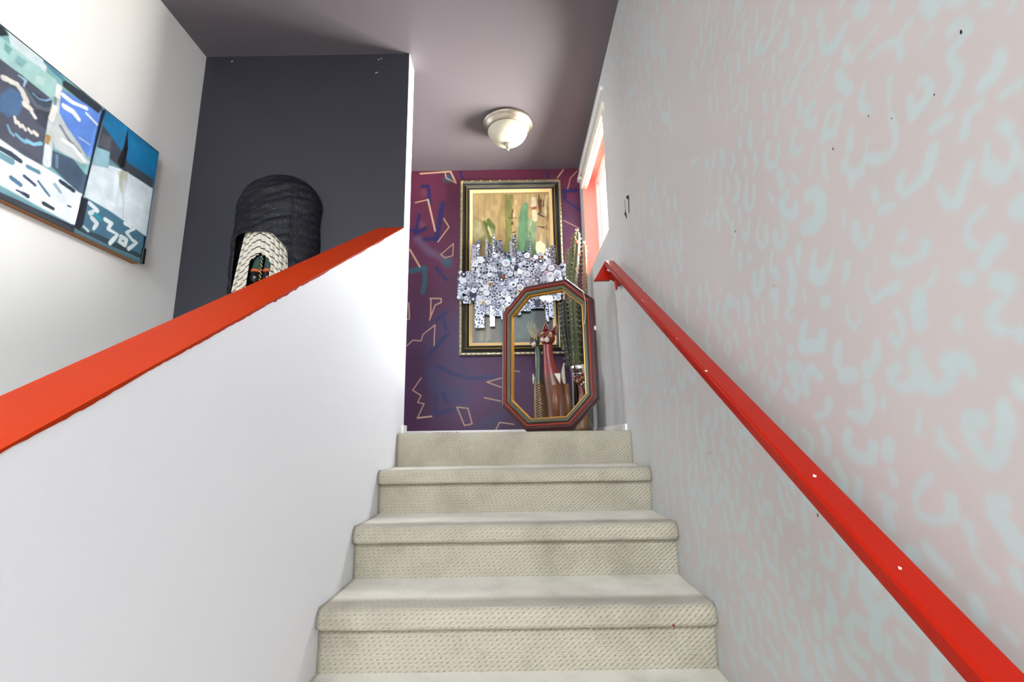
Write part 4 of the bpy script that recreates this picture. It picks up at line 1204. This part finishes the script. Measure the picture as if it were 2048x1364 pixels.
# ------------------------------------------------------------------ potted cactus in the corner
pc = (0.428, 3.06)
ct = empty('potted_cactus', (pc[0], pc[1], LAND), 'tall spiny columnar cactus in a chrome pot in the landing corner', 'cactus')
obj('pot', *lathe((pc[0], pc[1], LAND), [(.060, 0), (.064, .004), (.072, .38), (.078, .385), (.078, .412), (.076, .418), (.068, .418), (.066, .39), (.0, .39)], 36), M['chrome'], ct, smooth=True)
for zr_ in (.345, .36):
    obj('rim_line', *lathe((pc[0], pc[1], LAND), [(.0715, zr_), (.0745, zr_ + .003), (.0715, zr_ + .006)], 36), M['chrome'], ct, smooth=True)
obj('soil', *lathe((pc[0], pc[1], LAND), [(.067, .392), (.04, .400), (.0, .402)], 20), mat('soil', RGB(52, 40, 30), .95), ct)
cgreen = mat('cactus_green', RGB(70, 78, 46), .55, bump=.3, bscale=50, var=.35, vscale=12)
cdark = mat('cactus_dark_green', RGB(34, 38, 25), .55, bump=.3, bscale=50, var=.35, vscale=12)
ctan = mat('cactus_corky', RGB(116, 94, 66), .7, bump=.4, bscale=40, var=.3, vscale=10)
spn = mat('cactus_spine', RGB(216, 200, 168), .6)


def cactus_stem(pts, r0, r1, m, ribs=6, y=3.06, dens=.022, tipdome=True):
    S = smoothpath([(x, y, z) for x, z in pts], 7)
    n = len(S)
    rings, n_ang = [], ribs * 6
    spines = MB()
    acc = 0
    for i, p in enumerate(S):
        t = i / (n - 1)
        r = r0 + (r1 - r0) * t
        r *= 1 + .07 * noise.noise((p[2] * 14, p[0] * 9, 0))
        if t > .9: r *= math.sqrt(max(1 - ((t - .9) / .1) ** 2, .02))
        loop = []
        for k in range(n_ang):
            a = 2 * math.pi * k / n_ang
            rr = r * (1 + .26 * math.cos(ribs * a))
            loop.append((p[0] + rr * math.cos(a), p[1] + rr * math.sin(a), p[2]))
        rings.append(loop)
        acc += 0 if i == 0 else float(np.linalg.norm(S[i] - S[i - 1]))
        while acc > dens:
            acc -= dens
            for k in range(ribs):
                a = 2 * math.pi * k / ribs
                if math.sin(a) > .6: continue
                ca, sa_ = math.cos(a), math.sin(a)
                b = Vector((p[0] + r * 1.24 * ca, p[1] + r * 1.24 * sa_, p[2]))
                for _ in range(4):
                    d = Vector((ca + random.uniform(-.8, .8), sa_ + random.uniform(-.8, .8), random.uniform(-.7, .8))).normalized() * random.uniform(.008, .018)
                    s = d.orthogonal().normalized() * .0008
                    q = d.cross(s).normalized() * .0008
                    spines.add([b + s, b - s * .5 + q, b - s * .5 - q, b + d], [(0, 1, 3), (1, 2, 3), (2, 0, 3)])
    st = obj('stem', *loft(rings), m, ct, smooth=True)
    sp = obj('spines', spines.v, spines.f, spn, st)
    sp['kind'] = 'stuff'
    return st


ST = [([(.400, 1.84), (.396, 2.16), (.394, 2.366), (.419, 2.574), (.441, 2.786)], .026, .022, cgreen, 6, 3.05),
      ([(.372, 1.84), (.345, 2.10), (.338, 2.31)], .026, .020, cdark, 6, 3.07),
      ([(.440, 1.84), (.455, 2.13), (.444, 2.36)], .028, .020, cdark, 6, 3.10),
      ([(.455, 1.84), (.480, 2.30), (.489, 2.50), (.493, 2.72)], .015, .012, ctan, 5, 3.10),
      ([(.408, 2.36), (.378, 2.44), (.378, 2.53), (.386, 2.66)], .016, .017, cgreen, 6, 3.05)]
for s in ST: cactus_stem(*s)
for (x, z, r) in ((.432, 2.69, .010), (.446, 2.60, .007), (.418, 2.50, .006), (.424, 2.705, .006)):
    obj('flower_bud', *ball((x, 3.018, z), r, r, r * 1.2, 10, 8), mat('orange_bud', RGB(222, 92, 54), .5), ct, smooth=True)

# bead strand on the landing by the skirting
bs = empty('bead_strand', (-.456, 3.32, LAND), 'short strand of black and red beads lying on the landing by the white skirting', 'beads')
bm = [mat('bead_black', RGB(24, 22, 24), .3), mat('bead_red', RGB(176, 70, 64), .4), mat('bead_grey', RGB(120, 116, 112), .4)]
for i, x in enumerate(np.linspace(-.545, -.37, 18)):
    if i in (13, 14): continue
    obj('bead', *ball((x, 3.32 + .004 * math.sin(i * 1.7), LAND + .0115), .0055, .006, .0115 - (i % 3) * .002, 8, 6), bm[1 if 6 <= i <= 9 else (0 if i % 4 else 2)], bs, smooth=True)
obj('string', *tube([(-.545, 3.32, LAND + .010), (-.37, 3.32, LAND + .010)], .001, 5), bm[0], bs)

# ------------------------------------------------------------------ painted cloth stretched on the left wall
cv = empty('stretched_wall_cloth', (XL, 1.48, 2.18), 'long blue and white painted cloth stretched over a wooden bar frame on the cream wall', 'wall hanging')
CX = XL + .040
us = np.arange(0.95, 1.972, .0030)
vs = np.arange(2.186, 2.708, .0030)
U, V = np.meshgrid(us, vs, indexing='ij')
cc = np.ones(U.shape + (3,)) * np.array(RGB(110, 150, 160)[:3])
paint_list(cc, us, vs, """P|120 165 165|3.6|1129 2724 1463 2731 1670 2698 1665 2197 1227 2207
P|200 212 214|2.8|1302 2717 1368 2717 1439 2713 1441 2668 1377 2666 1323 2668
P|35 40 50|2.7|1182 2688 1293 2708 1312 2696 1289 2670 1193 2634
P|160 196 190|4.5|1289 2670 1481 2672 1482 2592 1411 2586 1304 2590 1203 2581
P|125 165 165|3.7|1348 2657 1379 2657 1367 2625 1343 2625
P|180 205 200|3.7|1414 2637 1444 2649 1438 2614 1413 2608
P|110 155 150|3.6|1306 2666 1330 2661 1324 2635 1306 2639
P|78 80 94|3.4|1159 2565 1302 2602 1371 2601 1482 2592 1479 2462 1488 2343 1407 2346 1349 2352 1200 2350
P|62 74 92|4.6|1396 2566 1476 2588 1475 2558 1433 2533
P|74 104 140|6.2|1327 2498 1348 2535 1382 2542 1394 2510 1385 2463 1356 2435 1321 2441
P|60 62 74|3.6|1430 2517 1485 2573 1477 2474 1444 2479
S|214 208 198|7.2|1323 2550 1336 2555
S|214 208 198|8.4|1344 2555 1364 2561
S|214 208 198|8.4|1370 2556 1384 2550
S|214 208 198|7.9|1389 2540 1400 2528
S|214 208 198|8.9|1399 2514 1419 2509
S|214 208 198|7.9|1423 2502 1435 2493
S|214 208 198|5.5|1376 2450 1383 2435
S|214 208 198|5.5|1389 2442 1398 2432
S|214 208 198|5.5|1404 2440 1415 2431
S|214 208 198|6.1|1423 2440 1434 2434
S|214 208 198|6.1|1441 2442 1451 2439
S|120 168 190|4.4|1361 2409 1372 2394 1384 2390
S|120 168 190|4.4|1391 2398 1407 2392 1422 2392
S|130 180 200|5.3|1427 2399 1449 2400 1471 2418
S|150 185 205|3.6|1361 2592 1385 2592 1383 2570
S|130 170 195|3.7|1414 2567 1434 2562 1458 2574 1475 2594
S|96 100 112|6.4|1390 2562 1433 2533 1464 2543 1487 2567
P|226 234 236|3.3|1200 2350 1349 2352 1425 2344 1494 2346 1557 2342 1650 2321 1650 2197 1376 2211 1226 2217
S|50 62 80|7.8|1354 2324 1387 2326 1418 2320
S|110 150 160|11.2|1358 2302 1392 2303
S|50 64 96|7.0|1438 2279 1477 2268
S|70 110 140|6.0|1402 2251 1432 2243
S|40 52 80|6.0|1425 2220 1461 2220
S|60 95 135|5.3|1486 2287 1531 2257
S|36 48 70|5.5|1559 2329 1611 2322
S|90 130 150|7.0|1443 2315 1480 2317
S|38 48 60|7.1|1518 2223 1552 2220
S|140 170 185|6.3|1542 2305 1566 2290
S|60 70 90|4.6|1601 2256 1612 2258
P|190 198 194|2.8|1482 2666 1503 2668 1511 2585 1506 2466 1518 2361 1490 2351 1483 2423 1478 2503
S|230 230 224|11.4|1492 2651 1496 2626
S|120 140 140|5.6|1487 2603 1491 2578
S|226 224 214|10.3|1493 2572 1488 2525
S|170 130 70|7.3|1489 2454 1490 2434
S|220 224 222|13.6|1496 2417 1501 2364
P|96 138 216|2.9|1502 2652 1584 2672 1670 2674 1660 2478 1610 2492 1547 2509 1510 2555
P|196 200 198|4.7|1507 2568 1550 2533 1609 2498 1657 2453 1620 2438 1519 2432 1497 2474
S|130 136 140|6.5|1523 2521 1565 2491 1606 2474
S|232 234 232|5.6|1538 2480 1582 2480 1633 2453
S|236 238 236|7.6|1512 2638 1552 2639 1603 2655
S|238 238 236|7.6|1522 2601 1558 2606 1583 2594
S|210 220 232|4.9|1607 2635 1658 2625
S|214 224 236|3.8|1596 2527 1643 2528
P|66 84 104|2.7|1511 2420 1590 2434 1650 2403 1641 2324 1555 2348 1518 2361
S|104 130 150|4.6|1530 2410 1537 2372
P|30 44 62|2.4|1228 2202 1380 2189 1634 2197 1638 2181 1383 2173 1231 2186
P|42 52 60|2.9|1498 2694 1578 2706 1668 2705 1657 2672 1577 2667 1503 2668
S|80 130 150|8.5|1434 2705 1498 2694
P|20 112 160|3.0|1673 2704 1970 2716 1976 2531 1833 2510 1687 2606
P|64 68 78|7.9|1680 2641 1758 2605 1823 2563 1968 2572 1971 2524 1833 2510 1737 2526 1675 2534
P|14 122 172|5.1|1804 2669 1956 2700 1961 2612 1877 2597
P|222 232 236|2.9|1661 2471 1758 2507 1831 2522 1970 2528 1983 2299 1774 2324 1657 2321
P|150 188 200|2.9|1666 2536 1731 2555 1735 2485 1664 2457
P|88 90 98|5.9|1687 2606 1729 2618 1731 2555 1680 2553
P|14 16 22|2.6|1789 2697 1810 2623 1808 2538 1784 2515 1770 2539 1785 2614
P|196 196 180|4.0|1777 2502 1830 2525 1831 2468 1825 2398 1796 2448
S|200 212 220|4.0|1819 2478 1838 2324
P|74 116 138|2.8|1661 2323 1775 2321 1983 2299 1982 2197 1658 2193
P|50 70 80|2.8|1657 2200 1760 2210 1979 2213 1982 2195 1660 2180
S|216 226 228|7.0|1683 2309 1719 2297 1690 2271
S|216 226 228|7.0|1701 2258 1728 2248 1716 2220
S|222 230 230|8.1|1760 2279 1791 2278 1779 2249 1825 2246 1798 2195
S|222 230 230|7.3|1843 2246 1839 2220 1868 2217 1872 2243 1839 2244
S|222 230 230|7.5|1900 2304 1867 2273 1900 2255 1925 2253 1888 2209
S|222 230 230|6.9|1851 2306 1881 2304
S|40 150 165|6.6|1714 2279 1741 2269
S|200 214 216|6.4|1661 2217 1695 2203
P|18 22 44|2.0|1664 2696 1679 2705 1663 2464 1653 2323 1641 2305
P|30 34 46|1.9|1639 2315 1674 2319 1673 2215 1659 2187 1636 2191 1638 2257
P|16 18 24|2.0|1958 2301 1977 2301 1983 2191 1967 2191""", 0.003)
cc *= (0.86 + 0.22 * vnoise(U, V, 26, 6) + 0.10 * (vnoise(U, V, 70, 7) - .5))[..., None]
fold = .0035 * np.exp(-((U - 1.79) / .012) ** 2) * np.clip((V - 2.3) * 6, 0, 1) + .003 * (vnoise(U, V * .3, 18, 8) - .5)
seam = .006 * np.exp(-((U - (1.642 + (V - 2.317) * .08)) / .007) ** 2)
P = np.stack([CX + fold + seam + .0, U, V], -1)
fastgrid('painted_cloth', P, paint_mat('painted_cloth_dye', .7, .3, 200, .3), cv, colors=cc, smooth=True, flip=False)
dk = mat('cloth_dark_edge', RGB(40, 46, 56), .7)
box('frame_bar', XL, CX - .004, .95, 1.966, 2.175, 2.206, M['wood'], cv)
box('frame_bar', XL, CX - .004, .95, 1.966, 2.688, 2.704, M['wood'], cv)
box('frame_bar', XL, CX - .004, 1.940, 1.966, 2.206, 2.688, M['wood'], cv)
box('frame_bar', XL, CX - .004, .95, .976, 2.206, 2.688, M['wood'], cv)
box('cloth_turnover', XL + .018, CX + .001, .95, 1.974, 2.7065, 2.7095, dk, cv)
box('cloth_turnover', XL + .022, CX + .001, 1.9715, 1.9745, 2.190, 2.7065, mat('cloth_blue_edge', RGB(40, 110, 150), .7), cv)
box('cloth_turnover', CX - .006, CX + .0015, .95, 1.640, 2.172, 2.187, dk, cv)
box('cloth_turnover', CX - .006, CX + .0015, 1.640, 1.974, 2.174, 2.1865, mat('cloth_blue_hem', RGB(80, 112, 124), .7), cv)
box('corner_tab', CX - .003, CX + .008, 1.958, 1.9745, 2.174, 2.245, blk, cv, bevel=.002)

# ------------------------------------------------------------------ draped figure hung on the dark wall
df = empty('draped_figure', (-1.16, Y1 - .05, 1.95), 'hooded wall figure in a dark sequinned shawl over striped white cloth on charcoal wall', 'wall sculpture')
cxd = -1.155
shm = mat('navy_sequin_shawl', RGB(17, 16, 26), .5, bump=.9, bscale=240, var=.4, vscale=40, spec=.3)
nt = shm.node_tree
vo = nt.nodes.new('ShaderNodeTexVoronoi'); vo.inputs['Scale'].default_value = 260
tcn = nt.nodes.new('ShaderNodeTexCoord'); nt.links.new(tcn.outputs['Object'], vo.inputs['Vector'])
rp = nt.nodes.new('ShaderNodeValToRGB'); rp.color_ramp.elements[0].position = .10; rp.color_ramp.elements[0].color = (.2, .2, .2, 1); rp.color_ramp.elements[1].position = .16; rp.color_ramp.elements[1].color = (.6, .6, .6, 1)
nt.links.new(vo.outputs['Distance'], rp.inputs[0]); nt.links.new(rp.outputs[0], nt.nodes['Principled BSDF'].inputs['Roughness'])
wv = nt.nodes.new('ShaderNodeTexWave'); wv.bands_direction = 'Z'; wv.inputs['Scale'].default_value = 7.5; wv.inputs['Distortion'].default_value = 5.0; wv.inputs['Detail'].default_value = 2; wv.inputs['Detail Scale'].default_value = 1.2
nt.links.new(tcn.outputs['Object'], wv.inputs['Vector'])
spk = nt.nodes.new('ShaderNodeTexNoise'); spk.inputs['Scale'].default_value = 170; spk.inputs['Detail'].default_value = 4
nt.links.new(tcn.outputs['Object'], spk.inputs['Vector'])
s1 = nt.nodes.new('ShaderNodeMath'); s1.operation = 'SUBTRACT'; s1.inputs[1].default_value = .50; nt.links.new(spk.outputs['Fac'], s1.inputs[0])
s2 = nt.nodes.new('ShaderNodeMath'); s2.operation = 'MULTIPLY'; s2.inputs[1].default_value = 4.0; s2.use_clamp = True; nt.links.new(s1.outputs[0], s2.inputs[0])
s3 = nt.nodes.new('ShaderNodeMath'); s3.operation = 'MULTIPLY'; nt.links.new(s2.outputs[0], s3.inputs[0]); nt.links.new(wv.outputs['Fac'], s3.inputs[1])
sm_ = nt.nodes.new('ShaderNodeMix'); sm_.data_type = 'RGBA'; sm_.inputs[6].default_value = RGB(6, 6, 14); sm_.inputs[7].default_value = RGB(74, 72, 88)
nt.links.new(s3.outputs[0], sm_.inputs[0]); nt.links.new(sm_.outputs[2], nt.nodes['Principled BSDF'].inputs['Base Color'])
hwid, dep, ztop = .205, .13, 2.735
NT, NV = 110, 170


def hem(th):                            # height of the shawl's lower edge around the figure
    s = math.sin(th)
    base = 2.385 - .03 * (s + .3) ** 2
    if s > .15: base -= (s - .15) * .17
    k = min(1, max(0, (s - .50) / .16)) if s > 0 else min(1, max(0, (-s - .76) / .06))
    k = k * k * (3 - 2 * k)
    return base * (1 - k) + 1.98 * k


P = np.zeros((NT, NV, 3))
for i in range(NT):
    th = -math.pi / 2 + math.pi * i / (NT - 1)
    zb = hem(th)
    for j in range(NV):
        t = j / (NV - 1)
        zz = ztop + (zb - ztop) * t
        dz = ztop - zz
        rr = math.sqrt(max(1 - max(0, 1 - dz / .19) ** 2, 0))
        ang = dz * 60 + math.sin(th) * 2.6 + 1.2 * math.sin(th * 1.7 + 1)
        fl = .0075 * math.sin(ang) + .004 * math.sin(ang * 2.3 + th * 3) + .004 * noise.noise((math.sin(th) * 5, zz * 12, 2))
        env = math.cos(th) ** .5 if math.cos(th) > 0 else 0
        r = 1 + fl * 6 * min(1, dz * 12)
        x = cxd + hwid * math.sin(th) * rr * (1 + .02 * math.sin(zz * 30) * (1 - env))
        y = Y1 - .002 - dep * math.cos(th) * rr * r
        if math.sin(th) < -.62: x -= .004 + .006 * noise.noise((zz * 16, 1, 4))
        P[i, j] = (x, y, zz)
sh = obj('shawl', *gridvf(P), shm, df, smooth=True)
so = sh.modifiers.new('thick', 'SOLIDIFY'); so.thickness = .003
Pl = np.zeros((8, 40, 3))
for i in range(8):                      # loose edge of the shawl pinned up at the left
    for j in range(40):
        t = j / 39
        zz = 2.66 - .62 * t
        x = cxd - .150 - .055 * math.sin(min(t * 6, 1.57)) - (i / 7) * .022 * math.sin(t * 3.0) - .004 * math.sin(zz * 40)
        Pl[i, j] = (x + .02 * (1 - i / 7), Y1 - .012 - .022 * math.sin(i / 7 * 3.1) - .004 * math.sin(zz * 33 + i), zz)
so = obj('shawl_edge', *gridvf(Pl), shm, df, smooth=True).modifiers.new('thick', 'SOLIDIFY'); so.thickness = .003

stm = mat('striped_white_cloth', RGB(200, 192, 178), .85, bump=.3, bscale=300)
nt = stm.node_tree
uvn = nt.nodes.new('ShaderNodeUVMap'); uvn.uv_map = 'UVMap'
sp = nt.nodes.new('ShaderNodeSeparateXYZ'); nt.links.new(uvn.outputs[0], sp.inputs[0])
m1 = nt.nodes.new('ShaderNodeMath'); m1.operation = 'FRACT'; nt.links.new(sp.outputs[1], m1.inputs[0])
m2 = nt.nodes.new('ShaderNodeMath'); m2.operation = 'LESS_THAN'; m2.inputs[1].default_value = .17; nt.links.new(m1.outputs[0], m2.inputs[0])
mx = nt.nodes.new('ShaderNodeMix'); mx.data_type = 'RGBA'; mx.inputs[6].default_value = RGB(200, 192, 178); mx.inputs[7].default_value = RGB(34, 30, 30)
nt.links.new(m2.outputs[0], mx.inputs[0]); nt.links.new(mx.outputs[2], nt.nodes['Principled BSDF'].inputs['Base Color'])
NC, NR = 96, 60
P = np.zeros((NC, NR, 3)); UVc = np.zeros((NC, NR, 2))
kp = []
for i in range(NC):
    s = -1 + 2 * i / (NC - 1)
    th = s * 1.15
    for j in range(NR):
        t = j / (NR - 1)
        zz = 2.43 - .48 * t
        wid = .112 + .055 * t * (1.15 if s < 0 else .35)
        pleat = .007 * math.sin(s * 21 + 2 * t) * (.4 + t) + .004 * math.sin(s * 43)
        x = cxd - .018 + wid * math.sin(th) / math.sin(1.15)
        y = Y1 - .115 * math.cos(th * .9) - pleat
        P[i, j] = (x, y, zz - .035 * abs(s) ** 1.5 * (1 if s < 0 else 1.6))
        UVc[i, j] = (s, (zz + .12 * abs(s + .1) ** 1.5 + pleat * .7) / .034)
gap0 = 2.282
v, f = gridvf(P)
ff = []
for q in f:
    c = v[q].mean(0)
    gx = cxd - .020
    half = .052 * min(1, max(0, (gap0 - c[2]) / .05)) ** .6
    if c[2] < gap0 and abs(c[0] - gx) < half: continue
    ff.append(tuple(q))
sc2 = obj('striped_cloth', v, ff, stm, df, smooth=True, uvs=UVc.reshape(-1, 2))
so = sc2.modifiers.new('thick', 'SOLIDIFY'); so.thickness = .003
grn = mat('dark_green_cloth', RGB(30, 58, 50), .7, bump=.3, bscale=200)
orr = mat('orange_cuff', RGB(176, 84, 44), .6)
bkk = mat('black_polished', RGB(14, 13, 13), .12)
for sx in (-1, 1):
    x = cxd - .020 + sx * .027
    sl = obj('sleeve', *tube([(x - sx * .006, Y1 - .060, 2.34), (x, Y1 - .075, 2.26), (x + sx * .002, Y1 - .082, 2.205 - sx * -.004)], [.018, .021, .023], 16), grn, df, smooth=True)
    obj('cuff', *tube([(x + sx * .002, Y1 - .082, 2.209), (x + sx * .002, Y1 - .083, 2.199)], .025, 16), orr, sl, smooth=True)
    obj('rounded_end', *ball((x + sx * .003, Y1 - .085, 2.172), .026, .026, .032, 16, 10), bkk, df, smooth=True)
for k in range(26):
    z = 2.285 - k * .0062
    obj('bead', *ball((cxd - .020 + .004 * math.sin(k * 2.1), Y1 - .098 - .0015 * (k % 2), z), .0045, .0045, .0035, 8, 5), [bm[2], gold, M['chrome'], mat('bead_teal', RGB(60, 110, 110), .3) if k == 3 else gold][k % 4], df, smooth=True)
